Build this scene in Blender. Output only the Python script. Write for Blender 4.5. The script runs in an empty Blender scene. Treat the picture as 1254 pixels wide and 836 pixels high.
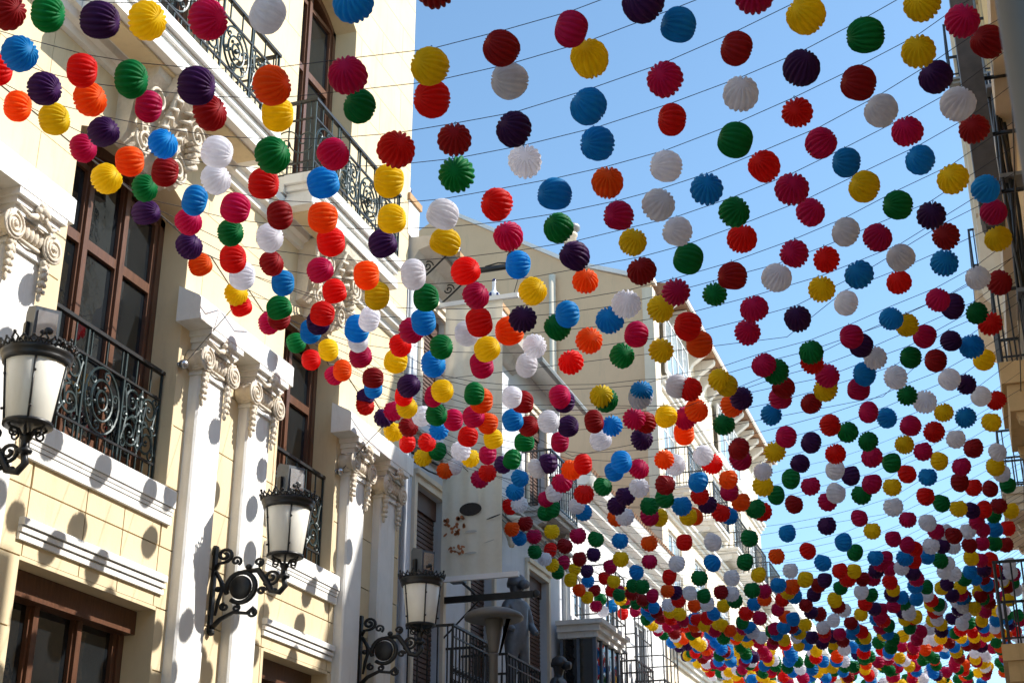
import bpy, math, random
from mathutils import Vector, Matrix
random.seed(7)
SC = bpy.context.scene
COL = SC.collection
R = math.radians
# ------------------------------------------------------------------ camera, sky, sun, exposure
EYE = 1.6; FPX = 1742.0; PITCH = R(22.8); YAW = R(18.8)
cd = bpy.data.cameras.new('camera'); cam = bpy.data.objects.new('camera', cd); COL.objects.link(cam)
cam.location = (0, 0, EYE); cam.rotation_euler = (R(90) + PITCH, 0, YAW)
cd.sensor_width = 36.0; cd.lens = FPX / 1254 * 36; cd.clip_start = 0.05; cd.clip_end = 3000
cd.dof.use_dof = True; cd.dof.focus_distance = 14.0; cd.dof.aperture_fstop = 7.1
SC.camera = cam
SUNV = Vector((1.0, 0.40, 0.90)).normalized()
SUN_EL = math.asin(SUNV.z); SUN_AZ = math.atan2(SUNV.x, SUNV.y)
w = bpy.data.worlds.new('World'); SC.world = w; w.use_nodes = True
nt = w.node_tree; nt.nodes.clear()
sky = nt.nodes.new('ShaderNodeTexSky'); sky.sky_type = 'NISHITA'; sky.sun_disc = False
sky.sun_elevation = SUN_EL; sky.sun_rotation = SUN_AZ
sky.air_density = 1.0; sky.dust_density = 0.6; sky.ozone_density = 1.0; sky.altitude = 20
bg = nt.nodes.new('ShaderNodeBackground'); bg.inputs[1].default_value = 0.15
wo = nt.nodes.new('ShaderNodeOutputWorld')
tint = nt.nodes.new('ShaderNodeMix'); tint.data_type = 'RGBA'; tint.blend_type = 'MULTIPLY'; tint.inputs[0].default_value = 1.0; tint.inputs[7].default_value = (0.74, 0.885, 0.90, 1)   # a clear, slightly cyan blue
nt.links.new(sky.outputs[0], tint.inputs[6]); nt.links.new(tint.outputs[2], bg.inputs[0]); nt.links.new(bg.outputs[0], wo.inputs[0])
sd = bpy.data.lights.new('sun', 'SUN'); sd.energy = 3.9; sd.angle = R(0.53); sd.color = (1.0, 0.955, 0.88)
sun = bpy.data.objects.new('sun', sd); COL.objects.link(sun)
sun.rotation_euler = (-SUNV).to_track_quat('-Z', 'Y').to_euler(); sun.location = (20, 10, 40)
SC.view_settings.view_transform = 'Standard'; SC.view_settings.look = 'None'
SC.view_settings.exposure = 0.97; SC.view_settings.gamma = 1.0; SC.view_settings.use_curve_mapping = False
SC.cycles.max_bounces = 6; SC.cycles.diffuse_bounces = 4; SC.cycles.transmission_bounces = 4

# ------------------------------------------------------------------ materials
def mat(name, col, rough=0.8, metal=0.0, var=0.12, scale=3.0, bump=0.0, bscale=40.0, grime=None, spec=0.3, fine=0.05, stretch=None):
    m = bpy.data.materials.new(name); m.use_nodes = True
    n = m.node_tree.nodes; l = m.node_tree.links; n.clear()
    o = n.new('ShaderNodeOutputMaterial'); b = n.new('ShaderNodeBsdfPrincipled')
    l.new(b.outputs[0], o.inputs[0])
    b.inputs['Roughness'].default_value = rough; b.inputs['Metallic'].default_value = metal
    b.inputs['Specular IOR Level'].default_value = spec
    geo = n.new('ShaderNodeNewGeometry')
    src = geo.outputs['Position']
    if stretch:
        mp = n.new('ShaderNodeMapping'); mp.inputs['Scale'].default_value = stretch
        l.new(src, mp.inputs['Vector']); src = mp.outputs[0]
    t = n.new('ShaderNodeTexNoise'); t.inputs['Scale'].default_value = scale; t.inputs['Detail'].default_value = 6; t.inputs['Roughness'].default_value = 0.62
    l.new(src, t.inputs['Vector'])
    r = n.new('ShaderNodeMapRange'); r.inputs[1].default_value = 0.3; r.inputs[2].default_value = 0.7
    r.inputs[3].default_value = 1 - var; r.inputs[4].default_value = 1 + var * 0.6
    l.new(t.outputs[0], r.inputs[0])
    oi = n.new('ShaderNodeObjectInfo'); r2 = n.new('ShaderNodeMapRange'); r2.inputs[3].default_value = 1 - fine; r2.inputs[4].default_value = 1 + fine
    l.new(oi.outputs['Random'], r2.inputs[0])
    mu = n.new('ShaderNodeMath'); mu.operation = 'MULTIPLY'; l.new(r.outputs[0], mu.inputs[0]); l.new(r2.outputs[0], mu.inputs[1])
    hs = n.new('ShaderNodeHueSaturation'); hs.inputs['Color'].default_value = (*col, 1); l.new(mu.outputs[0], hs.inputs['Value'])
    out = hs.outputs[0]
    if grime:
        t3 = n.new('ShaderNodeTexNoise'); t3.inputs['Scale'].default_value = 2.2; t3.inputs['Detail'].default_value = 7; t3.inputs['Roughness'].default_value = 0.7
        mp = n.new('ShaderNodeMapping'); mp.inputs['Scale'].default_value = (3.0, 3.0, 0.5); l.new(geo.outputs['Position'], mp.inputs['Vector']); l.new(mp.outputs[0], t3.inputs['Vector'])
        r3 = n.new('ShaderNodeMapRange'); r3.inputs[1].default_value = 0.52; r3.inputs[2].default_value = 0.75; r3.inputs[4].default_value = grime[1]
        l.new(t3.outputs[0], r3.inputs[0])
        mx = n.new('ShaderNodeMix'); mx.data_type = 'RGBA'; l.new(r3.outputs[0], mx.inputs[0]); l.new(out, mx.inputs[6]); mx.inputs[7].default_value = (*grime[0], 1)
        out = mx.outputs[2]
    l.new(out, b.inputs['Base Color'])
    if bump:
        t2 = n.new('ShaderNodeTexNoise'); t2.inputs['Scale'].default_value = bscale; t2.inputs['Detail'].default_value = 4
        l.new(geo.outputs['Position'], t2.inputs['Vector'])
        bp = n.new('ShaderNodeBump'); bp.inputs['Strength'].default_value = bump; bp.inputs['Distance'].default_value = 0.02
        l.new(t2.outputs[0], bp.inputs['Height']); l.new(bp.outputs[0], b.inputs['Normal'])
    return m
def glass(name, col=(0.03, 0.035, 0.04), rough=0.04):
    m = mat(name, col, rough, 0, 0.3, 1.5, 0.35, 1.6, spec=0.9, fine=0.2); return m
def paper(name, col, tr=0.55, var=0.10):
    m = bpy.data.materials.new(name); m.use_nodes = True
    n = m.node_tree.nodes; l = m.node_tree.links; n.clear()
    o = n.new('ShaderNodeOutputMaterial'); d = n.new('ShaderNodeBsdfPrincipled'); t = n.new('ShaderNodeBsdfTranslucent'); mx = n.new('ShaderNodeMixShader')
    d.inputs['Roughness'].default_value = 0.55; d.inputs['Specular IOR Level'].default_value = 0.25
    tc = n.new('ShaderNodeTexCoord'); ns = n.new('ShaderNodeTexNoise'); ns.inputs['Scale'].default_value = 14; ns.inputs['Detail'].default_value = 3
    l.new(tc.outputs['Object'], ns.inputs['Vector'])
    r = n.new('ShaderNodeMapRange'); r.inputs[1].default_value = 0.3; r.inputs[2].default_value = 0.7; r.inputs[3].default_value = 1 - var; r.inputs[4].default_value = 1 + var
    l.new(ns.outputs[0], r.inputs[0])
    oi = n.new('ShaderNodeObjectInfo'); r2 = n.new('ShaderNodeMapRange'); r2.inputs[3].default_value = 0.85; r2.inputs[4].default_value = 1.12
    l.new(oi.outputs['Random'], r2.inputs[0])
    mu = n.new('ShaderNodeMath'); mu.operation = 'MULTIPLY'; l.new(r.outputs[0], mu.inputs[0]); l.new(r2.outputs[0], mu.inputs[1])
    hs = n.new('ShaderNodeHueSaturation'); hs.inputs['Color'].default_value = (*col, 1); l.new(mu.outputs[0], hs.inputs['Value'])
    l.new(hs.outputs[0], d.inputs['Base Color']); l.new(hs.outputs[0], t.inputs['Color'])
    mx.inputs[0].default_value = tr
    l.new(d.outputs[0], mx.inputs[1]); l.new(t.outputs[0], mx.inputs[2]); l.new(mx.outputs[0], o.inputs[0])
    return m
M = {}
M['cream'] = mat('cream_render', (0.69, 0.565, 0.365), 0.85, var=0.07, scale=1.6, bump=0.12, bscale=60, grime=((0.47, 0.37, 0.24), 0.55), fine=0.03)
M['creamback'] = mat('cream_joint', (0.36, 0.27, 0.16), 0.9, var=0.1)
M['white'] = mat('white_stone', (0.80, 0.785, 0.75), 0.8, var=0.06, scale=4, bump=0.12, bscale=50, grime=((0.50, 0.46, 0.40), 0.5), fine=0.02)
M['carved'] = mat('carved_stone', (0.66, 0.58, 0.47), 0.85, var=0.16, scale=9, bump=0.5, bscale=30, grime=((0.42, 0.36, 0.28), 0.5))
M['wood'] = mat('brown_varnished_wood', (0.115, 0.050, 0.028), 0.35, var=0.35, scale=5, bump=0.1, bscale=50, spec=0.5, stretch=(6, 6, 0.7))
M['glass'] = glass('window_glass', (0.010, 0.012, 0.014), 0.02)
M['curtain'] = mat('pale_blind', (0.42, 0.38, 0.30), 0.8, var=0.2)
M['iron'] = mat('verdigris_iron', (0.026, 0.045, 0.047), 0.42, 0.2, var=0.35, scale=14, spec=0.5)
M['black'] = mat('black_iron', (0.018, 0.019, 0.021), 0.4, 0.2, var=0.35, scale=14, spec=0.5)
M['lampglass'] = mat('opal_glass', (0.78, 0.765, 0.69), 0.28, var=0.05, scale=6, spec=0.5, grime=((0.5, 0.46, 0.35), 0.4))
M['greybox'] = mat('grey_aluminium', (0.10, 0.115, 0.135), 0.42, 0.1, var=0.15, scale=8)
M['steel'] = mat('bright_steel', (0.5, 0.51, 0.53), 0.25, 0.9, var=0.15, scale=12)
M['whitewall'] = mat('white_render', (0.74, 0.73, 0.72), 0.88, var=0.08, scale=1.2, bump=0.15, bscale=30, grime=((0.5, 0.47, 0.42), 0.4))
M['bluewall'] = mat('pale_grey_render', (0.62, 0.64, 0.68), 0.88, var=0.08, scale=1.2, bump=0.15, bscale=30, grime=((0.45, 0.44, 0.42), 0.35))
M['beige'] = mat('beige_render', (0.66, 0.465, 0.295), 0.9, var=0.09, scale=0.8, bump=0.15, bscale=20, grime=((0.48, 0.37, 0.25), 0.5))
M['beigelight'] = mat('pale_beige_stone', (0.76, 0.66, 0.52), 0.88, var=0.08, scale=1.5, grime=((0.5, 0.4, 0.28), 0.3))
M['ochre'] = mat('ochre_render', (0.68, 0.48, 0.25), 0.9, var=0.12, scale=1.4, bump=0.2, bscale=25, grime=((0.33, 0.21, 0.1), 0.45))
M['greywall'] = mat('grey_stained_render', (0.50, 0.46, 0.42), 0.9, var=0.15, scale=2, bump=0.2, grime=((0.2, 0.18, 0.16), 0.5))
M['shutter'] = mat('brown_shutter_slats', (0.10, 0.055, 0.04), 0.6, var=0.2)
M['tile'] = mat('roof_tile', (0.30, 0.17, 0.10), 0.85, var=0.3, scale=6)
M['terracotta'] = mat('terracotta_coping', (0.45, 0.27, 0.14), 0.85, var=0.25, scale=8)
M['zinc'] = mat('grey_zinc', (0.24, 0.25, 0.26), 0.5, 0.4, var=0.2)
M['ceramic'] = mat('white_glazed_ceramic', (0.8, 0.8, 0.82), 0.12, var=0.04, spec=0.6)
M['cobalt'] = mat('cobalt_glaze', (0.015, 0.02, 0.12), 0.12, var=0.2, spec=0.6)
M['banner'] = paper('banner_cloth', (0.78, 0.74, 0.66), 0.5, 0.03)
M['printdark'] = mat('dark_print', (0.035, 0.03, 0.028), 0.85, var=0.3, scale=20)
M['printorange'] = mat('orange_print', (0.42, 0.16, 0.07), 0.85, var=0.4, scale=40)
M['printgrey'] = mat('grey_print', (0.46, 0.45, 0.43), 0.85, var=0.1, scale=20)
M['silver'] = mat('silver_painted_figure', (0.14, 0.15, 0.17), 0.42, 0.3, var=0.25, scale=9)
M['darkfig'] = mat('black_painted_figure', (0.02, 0.02, 0.024), 0.35, 0.1, var=0.3, scale=9, spec=0.5)
M['bluedark'] = mat('slate_blue_sign', (0.12, 0.15, 0.2), 0.6, var=0.2)
M['darksign'] = mat('dark_metal_sign', (0.085, 0.07, 0.06), 0.6, 0.2, var=0.3, scale=7)
M['lampgrey'] = mat('grey_lamp_enamel', (0.13, 0.125, 0.12), 0.45, 0.1, var=0.12)
M['string'] = mat('dark_string', (0.03, 0.03, 0.04), 0.8)
M['cable'] = mat('steel_cable', (0.12, 0.11, 0.1), 0.5, 0.4)
M['paving'] = mat('stone_paving', (0.52, 0.47, 0.40), 0.7, var=0.2, scale=1.2)
M['earth'] = mat('ground_earth', (0.32, 0.28, 0.23), 0.95, var=0.25, scale=0.2)
M['whitewood'] = mat('white_painted_wood', (0.78, 0.78, 0.79), 0.5, var=0.05)
M['paleglass'] = glass('pale_window_glass', (0.30, 0.36, 0.40), 0.08)
LC = {'r': ('red', (0.80, 0.016, 0.012)), 'd': ('maroon', (0.40, 0.014, 0.020)), 'o': ('orange', (0.92, 0.15, 0.006)),
      'y': ('yellow', (0.90, 0.66, 0.006)), 'g': ('green', (0.002, 0.25, 0.066)), 'b': ('blue', (0.008, 0.33, 0.72)),
      'p': ('purple', (0.085, 0.019, 0.135)), 'w': ('white', (0.84, 0.84, 0.90)), 'm': ('magenta', (0.60, 0.008, 0.125))}
LM = {k: paper(v[0].replace(' ', '_') + '_paper', v[1]) for k, v in LC.items()}

# ------------------------------------------------------------------ geometry helpers
class MB:
    def __init__(s): s.v = []; s.f = []; s.mi = []; s.cur = 0
    def add(s, vs, fs):
        b = len(s.v); s.v += [tuple(x) for x in vs]; s.f += [tuple(b + i for i in f) for f in fs]; s.mi += [s.cur] * len(fs); return s
    def box(s, x0, x1, y0, y1, z0, z1):
        vs = [(x, y, z) for x in (x0, x1) for y in (y0, y1) for z in (z0, z1)]
        return s.add(vs, [(0, 1, 3, 2), (4, 6, 7, 5), (0, 4, 5, 1), (2, 3, 7, 6), (0, 2, 6, 4), (1, 5, 7, 3)])
    def prism(s, poly, axis, a, b):
        """poly: 2-D points in the plane normal to axis, run from a to b along it"""
        n = len(poly)
        def P(p, t): return {'x': (t, p[0], p[1]), 'y': (p[0], t, p[1]), 'z': (p[0], p[1], t)}[axis]
        vs = [P(p, a) for p in poly] + [P(p, b) for p in poly]
        fs = [(i, (i + 1) % n, n + (i + 1) % n, n + i) for i in range(n)] + [tuple(range(n))[::-1], tuple(range(n, 2 * n))]
        return s.add(vs, fs)
    def tube(s, pts, r, n=5, cap=True):
        pts = [Vector(p) for p in pts]; N = len(pts)
        rr = r if isinstance(r, (list, tuple)) else [r] * N
        up = None; vs = []
        for i, p in enumerate(pts):
            d = (pts[min(i + 1, N - 1)] - pts[max(i - 1, 0)])
            if d.length < 1e-9: d = Vector((0, 0, 1))
            d.normalize()
            if up is None:
                up = d.cross(Vector((0, 0, 1)) if abs(d.z) < 0.9 else Vector((1, 0, 0))).normalized()
            up = (up - d * up.dot(d))
            if up.length < 1e-6: up = d.orthogonal()
            up.normalize(); sd_ = d.cross(up)
            for k in range(n):
                a = 2 * math.pi * k / n
                vs.append(p + (up * math.cos(a) + sd_ * math.sin(a)) * rr[i])
        fs = [(i * n + k, i * n + (k + 1) % n, (i + 1) * n + (k + 1) % n, (i + 1) * n + k) for i in range(N - 1) for k in range(n)]
        if cap: fs += [tuple(range(n))[::-1], tuple(range((N - 1) * n, N * n))]
        return s.add(vs, fs)
    def lathe(s, prof, c, n=16, axis='z', a0=0.0):
        """prof: (radius, height) from bottom to top round an axis through c"""
        vs = []
        for r, h in prof:
            for k in range(n):
                a = a0 + 2 * math.pi * k / n; u, v = r * math.cos(a), r * math.sin(a)
                vs.append({'z': (c[0] + u, c[1] + v, c[2] + h), 'x': (c[0] + h, c[1] + u, c[2] + v), 'y': (c[0] + v, c[1] + h, c[2] + u)}[axis])
        m = len(prof)
        fs = [(i * n + k, i * n + (k + 1) % n, (i + 1) * n + (k + 1) % n, (i + 1) * n + k) for i in range(m - 1) for k in range(n)]
        fs += [tuple(range(n))[::-1], tuple(range((m - 1) * n, m * n))]
        return s.add(vs, fs)
    def ball(s, c, r, n=8, m=5, sc=(1, 1, 1)):
        prof = [(max(1e-4, math.sin(math.pi * i / m)), -math.cos(math.pi * i / m)) for i in range(m + 1)]
        vs = []
        for q, h in prof:
            for k in range(n):
                a = 2 * math.pi * k / n
                vs.append((c[0] + r * q * math.cos(a) * sc[0], c[1] + r * q * math.sin(a) * sc[1], c[2] + r * h * sc[2]))
        fs = [(i * n + k, i * n + (k + 1) % n, (i + 1) * n + (k + 1) % n, (i + 1) * n + k) for i in range(m) for k in range(n)]
        return s.add(vs, fs)
    def mesh(s, name, smooth=False):
        me = bpy.data.meshes.new(name); me.from_pydata(s.v, [], s.f)
        if s.cur or any(s.mi): me.polygons.foreach_set('material_index', s.mi)
        if smooth: me.shade_smooth()
        me.update(); return me
    def obj(s, name, m=None, parent=None, smooth=False, loc=None, rotz=0):
        me = s.mesh(name, smooth)
        for q in (m if isinstance(m, (list, tuple)) else [m]):
            if q: me.materials.append(M[q] if isinstance(q, str) else q)
        return link(name, me, parent, loc, rotz)
def link(name, data, parent=None, loc=None, rotz=0):
    o = bpy.data.objects.new(name, data); COL.objects.link(o)
    if parent: o.parent = parent
    if loc is not None: o.location = loc
    if rotz: o.rotation_euler.z = rotz
    return o
def tag(o, label=None, cat=None, group=None, kind=None):
    if label: o['label'] = label
    if cat: o['category'] = cat
    if group: o['group'] = group
    if kind: o['kind'] = kind
    return o
def thing(name, label, cat, loc=(0, 0, 0), rotz=0, group=None):
    return tag(link(name, None, None, loc, rotz), label, cat, group)
def copy_tree(o, parent=None):
    c = o.copy(); COL.objects.link(c); c.parent = parent
    for ch in o.children: copy_tree(ch, c)
    return c
CUBE = {}
def cube_mesh(m):
    if m not in CUBE:
        b = MB(); b.box(-.5, .5, -.5, .5, -.5, .5); me = b.mesh('block_' + m); me.materials.append(M[m]); CUBE[m] = me
    return CUBE[m]
def block(name, m, parent, x0, x1, y0, y1, z0, z1):
    o = link(name, cube_mesh(m), parent, ((x0 + x1) / 2, (y0 + y1) / 2, (z0 + z1) / 2)); o.scale = (x1 - x0, y1 - y0, z1 - z0); return o
def subtract(rects, hole):
    out = []
    a, b, c, d = hole
    for (y0, y1, z0, z1) in rects:
        if b <= y0 or a >= y1 or d <= z0 or c >= z1: out.append((y0, y1, z0, z1)); continue
        if y0 < a: out.append((y0, a, z0, z1))
        if b < y1: out.append((b, y1, z0, z1))
        m0, m1 = max(y0, a), min(y1, b)
        if z0 < c: out.append((m0, m1, z0, c))
        if d < z1: out.append((m0, m1, d, z1))
    return out
def wall_boxes(mb, x0, x1, y0, y1, z0, z1, holes):
    rs = [(y0, y1, z0, z1)]
    for h in holes: rs = subtract(rs, h)
    for r in rs: mb.box(x0, x1, *r)
    return mb
def arc_pts(ya, yb, spring, crown, n=12):
    return [(ya + (yb - ya) * i / n, spring + (crown - spring) * (1 - (2 * i / n - 1) ** 2)) for i in range(n + 1)]
def spandrel(mb, x0, x1, ya, yb, spring, crown):
    a = arc_pts(ya, yb, spring, crown)
    for (p, q) in zip(a[:-1], a[1:]):
        mb.prism([p, q, (q[0], crown + .002), (p[0], crown + .002)], 'x', x0, x1)
def spiral(c, r0, r1, turns, a0=0.0, n=26, plane='yz', sgn=1):
    out = []
    for i in range(n + 1):
        t = i / n; r = r0 + (r1 - r0) * t; a = a0 + sgn * turns * 2 * math.pi * t
        u, v = r * math.cos(a), r * math.sin(a)
        out.append({'yz': (c[0], c[1] + u, c[2] + v), 'xz': (c[0] + u, c[1], c[2] + v), 'xy': (c[0] + u, c[1] + v, c[2])}[plane])
    return out

# ------------------------------------------------------------------ ground
g = MB(); g.box(-600, 600, -300, 900, -0.5, 0.0); tag(g.obj('ground', 'earth'), 'ground under the town', kind='structure')
g = MB(); g.box(-7.25, 0.7, -25, 90, 0.001, 0.012); tag(g.obj('street', 'paving'), 'pale stone paving of the pedestrian street', kind='structure')

# ------------------------------------------------------------------ cream corner building (left)
XF = -7.30                                   # plane of the block faces
XB = XF - .02                                # backing wall face
XJ = -7.66                                   # window plane
cb = thing('corner_building', 'cream rendered corner building with white pilasters, balconies and brown wooden windows on the left', 'building', (-7.3, 10, 0))
OFF = Vector((-7.3, 10, 0))
def under(o):                                # keep world coordinates under a moved parent
    o.location = Vector(o.location) - OFF; return o
FW = [(9.30, 11.24, 5.52, 8.42, 8.68), (13.36, 14.84, 5.52, 8.20, 8.46), (4.9, 6.9, 5.52, 8.42, 8.68)]        # french windows: y0 y1 z0 spring crown
LW = [(9.26, 11.28, 2.3, 4.40), (13.36, 14.90, 2.3, 4.40), (4.9, 6.9, 2.3, 4.40)]
UW = [(9.35, 11.24, 9.72, 13.1, 13.4), (13.27, 14.82, 9.72, 13.1, 13.4), (5.2, 7.1, 9.72, 13.1, 13.4)]
holes = [(a, b, c, e) for a, b, c, d, e in FW + UW] + LW
mb = MB(); wall_boxes(mb, -7.9, XB, 0.5, 16.83, 0, 15.5, holes)
mb.box(-15, -7.92, 0.5, 16.83, 0, 15.4)
wall = under(mb.obj('wall', 'creamback', cb))
for a, b, c, d, e in FW + UW:
    mb = MB(); spandrel(mb, -7.9, XF - .001, a, b, d, e); under(mb.obj('arch_spandrel', 'cream', cb))
for a, b, c, d, e in FW + UW:                 # plastered reveals
    for q in (a, b):
        mb = MB(); mb.box(-7.9, XF - .002, q - .004 - (.026 if q == a else 0), q + .004 + (.026 if q == b else 0), c, e); under(mb.obj('window_reveal', 'cream', cb))
for a, b, c, d in LW:
    for q in (a, b):
        mb = MB(); mb.box(-7.9, XF - .002, q - .004 - (.026 if q == a else 0), q + .004 + (.026 if q == b else 0), c, d); under(mb.obj('window_reveal', 'cream', cb))
    mb = MB(); mb.box(-7.9, XF - .003, a + .005, b - .005, d - .004, d + .03); under(mb.obj('window_reveal', 'cream', cb))
# ashlar blocks, each one a piece
PIL = [(7.42, 7.90), (8.40, 8.88), (11.47, 11.96), (12.47, 12.97), (14.99, 15.46), (15.96, 16.43)]
LEDGE = [(9.08, 11.34), (13.22, 14.98)]
ph = [(a - .0, b + .0, 0, 7.25) for a, b in PIL]
cz = [0.02, 0.85, 1.65, 2.25, 2.83, 3.38, 3.86, 4.425, 4.99, 5.58, 6.19, 6.85, 7.50]
J = .007
def blocks(y0, y1, zs, vj, gap):
    for i in range(len(zs) - 1):
        ys = [y0] + sorted(v for v in vj(i) if y0 + .2 < v < y1 - .2) + [y1]
        for ya, yb in zip(ys[:-1], ys[1:]):
            rs = [(ya + gap, yb - gap, zs[i] + gap, zs[i + 1] - gap)]
            for h in holes + ph: rs = subtract(rs, h)
            for r in rs:
                if r[1] - r[0] > .05 and r[3] - r[2] > .03:
                    block('stone_block', 'cream', wall, XB + .0005, XF, *r)
blocks(6.95, 16.83, cz, lambda i: [9.28, 11.22, 10.05, 10.62, 13.30, 14.86] if i in (7, 8) else [9.28, 11.22, 13.3, 14.86], J)
uz = [7.50 + .56 * i for i in range(15)]
blocks(6.5, 16.83, uz, lambda i: [7.4 + (i % 2) * .7 + 1.38 * k for k in range(8)], .0035)
def P(o): return under(o)
def mould(name, m, prof, y0, y1, parent=None):
    b = MB(); b.prism(prof, 'y', y0, y1); o = P(b.obj(name, m, parent or cb)); return o
# ledges under the french windows and hoods over the lower windows
for a, b in LEDGE:
    for prof in ([(XF - .01, 5.21), (XF + .034, 5.21), (XF + .034, 5.288), (XF - .01, 5.288)], [(XF - .01, 5.294), (XF + .042, 5.294), (XF + .045, 5.325), (XF - .01, 5.325)],
                 [(XF - .01, 5.331), (XF + .050, 5.331), (XF + .055, 5.362), (XF - .01, 5.362)], [(XF - .05, 5.370), (XF + .066, 5.370), (XF + .066, 5.53), (XF + .058, 5.54), (XF - .05, 5.545)]):
        mould('window_ledge', 'white', prof, a, b)
for a, b, c, d in LW[:2]:
    for z0, z1, pr in ((4.545, 4.600, .028), (4.605, 4.655, .044), (4.661, 4.725, .062)):
        mould('window_hood', 'white', [(XF - .01, z0), (XF + pr, z0), (XF + pr, z1 - .012), (XF + pr - .012, z1), (XF - .01, z1)], a - .07, b + .05)
# pilasters
def pilaster(y0, y1):
    xf = XF + .12; yc = (y0 + y1) / 2; hw = (y1 - y0) / 2
    b = MB(); b.prism([(XF - .015, y0), (xf - .02, y0), (xf, y0 + .02), (xf, y1 - .02), (xf - .02, y1), (XF - .015, y1)], 'z', 0, 6.78)
    p = P(b.obj('pilaster', 'white', cb))
    def S(mb_, name, m='carved', smooth=False): o = mb_.obj(name, m, p, smooth); o.location = Vector((0, 0, 0)); return o
    c = MB(); c.prism([(XF, y0 - .02), (xf + .03, y0 - .02), (xf + .03, y1 + .02), (XF, y1 + .02)], 'z', 6.781, 6.83)
    c.prism([(XF, y0 + .01), (xf + .015, y0 + .01), (xf + .015, y1 - .01), (XF, y1 - .01)], 'z', 6.83, 7.06)
    c.prism([(XF, y0 - .05), (xf + .10, y0 - .05), (xf + .10, y1 + .05), (XF, y1 + .05)], 'z', 7.12, 7.175)
    c.prism([(XF, y0 - .02), (xf + .06, y0 - .02), (xf + .06, y1 + .02), (XF, y1 + .02)], 'z', 7.06, 7.12)
    c.prism([(XF, y0 - .08), (xf + .14, y0 - .08), (xf + .14, y1 + .08), (XF, y1 + .08)], 'z', 7.175, 7.235)
    S(c, 'capital', 'white')
    b = MB()
    for k in range(5):                       # egg band between the volutes
        b.ball((xf + .035, yc - hw * .5 + hw * .25 * k, 6.955), .045, 7, 5, (1, .8, 1.7))
    b.tube([(xf + .04, yc - hw * .62, 7.03), (xf + .05, yc, 7.02), (xf + .04, yc + hw * .62, 7.03)], .022, 6)
    b.tube([(xf + .04, yc - hw * .55, 6.86), (xf + .05, yc, 6.85), (xf + .04, yc + hw * .55, 6.86)], .018, 6)
    S(b, 'egg_moulding', smooth=True)
    for sg in (-1, 1):
        yv = yc + sg * (hw + .015); zv = 6.93
        b = MB(); b.lathe([(.118, -.16), (.095, -.08), (.10, 0), (.128, .015), (.128, .028), (.118, .034)], (xf + .055, yv, zv), 18, 'x')
        b.tube(spiral((xf + .092, yv, zv), .115, .02, 2.3, R(90), 34, 'yz', sg), .0125, 5)
        b.ball((xf + .092, yv, zv), .024, 8, 5)
        if sg < 0:                           # the side face of the near volute
            b.lathe([(.10, -.03), (.118, -.02), (.118, -.012), (.10, 0)], (xf - .02, y0 - .03, zv), 18, 'y')
            b.tube(spiral((xf - .02, y0 - .063, zv), .105, .018, 2.3, R(90), 34, 'xz', 1), .0115, 5)
        S(b, 'volute', smooth=True)
        b = MB()                             # garland of husks
        zz = 6.80
        for k in range(5):
            r = .052 - .004 * k
            b.ball((xf + .035 + .01 * math.sin(k), yv - sg * .035, zz), r, 8, 5, (.8, .85, 1.0)); b.ball((xf + .05, yv - sg * .06, zz - .015), r * .6, 6, 4); b.ball((xf + .05, yv - sg * .01, zz - .015), r * .6, 6, 4)
            zz -= .062
        b.ball((xf + .03, yv - sg * .035, zz), .028, 7, 5, (.8, .8, 1.6))
        S(b, 'garland', smooth=True)
    b = MB(); b.ball((xf + .15, yc, 7.14), .05, 8, 5)
    for k in range(6):
        a = k * math.pi / 3; b.ball((xf + .14, yc + .055 * math.cos(a), 7.14 + .055 * math.sin(a)), .034, 7, 4)
    b.tube([(xf + .13, yc - .06, 7.08), (xf + .12, yc - .14, 7.05), (xf + .10, yc - hw, 7.10)], [.03, .025, .012], 6); b.tube([(xf + .13, yc + .06, 7.08), (xf + .12, yc + .14, 7.05), (xf + .10, yc + hw, 7.10)], [.03, .025, .012], 6)
    S(b, 'rosette', smooth=True)
    return p
for a, b in PIL: pilaster(a, b)
for a, b in ((7.1, 9.04), (11.13, 13.14), (14.66, 16.62)):
    o = MB(); o.prism([(XF, 7.236), (XF + .265, 7.236), (XF + .265, 7.46), (XF + .24, 7.49), (XF, 7.62)], 'y', a, b); P(o.obj('impost_block', 'white', cb))

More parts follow.
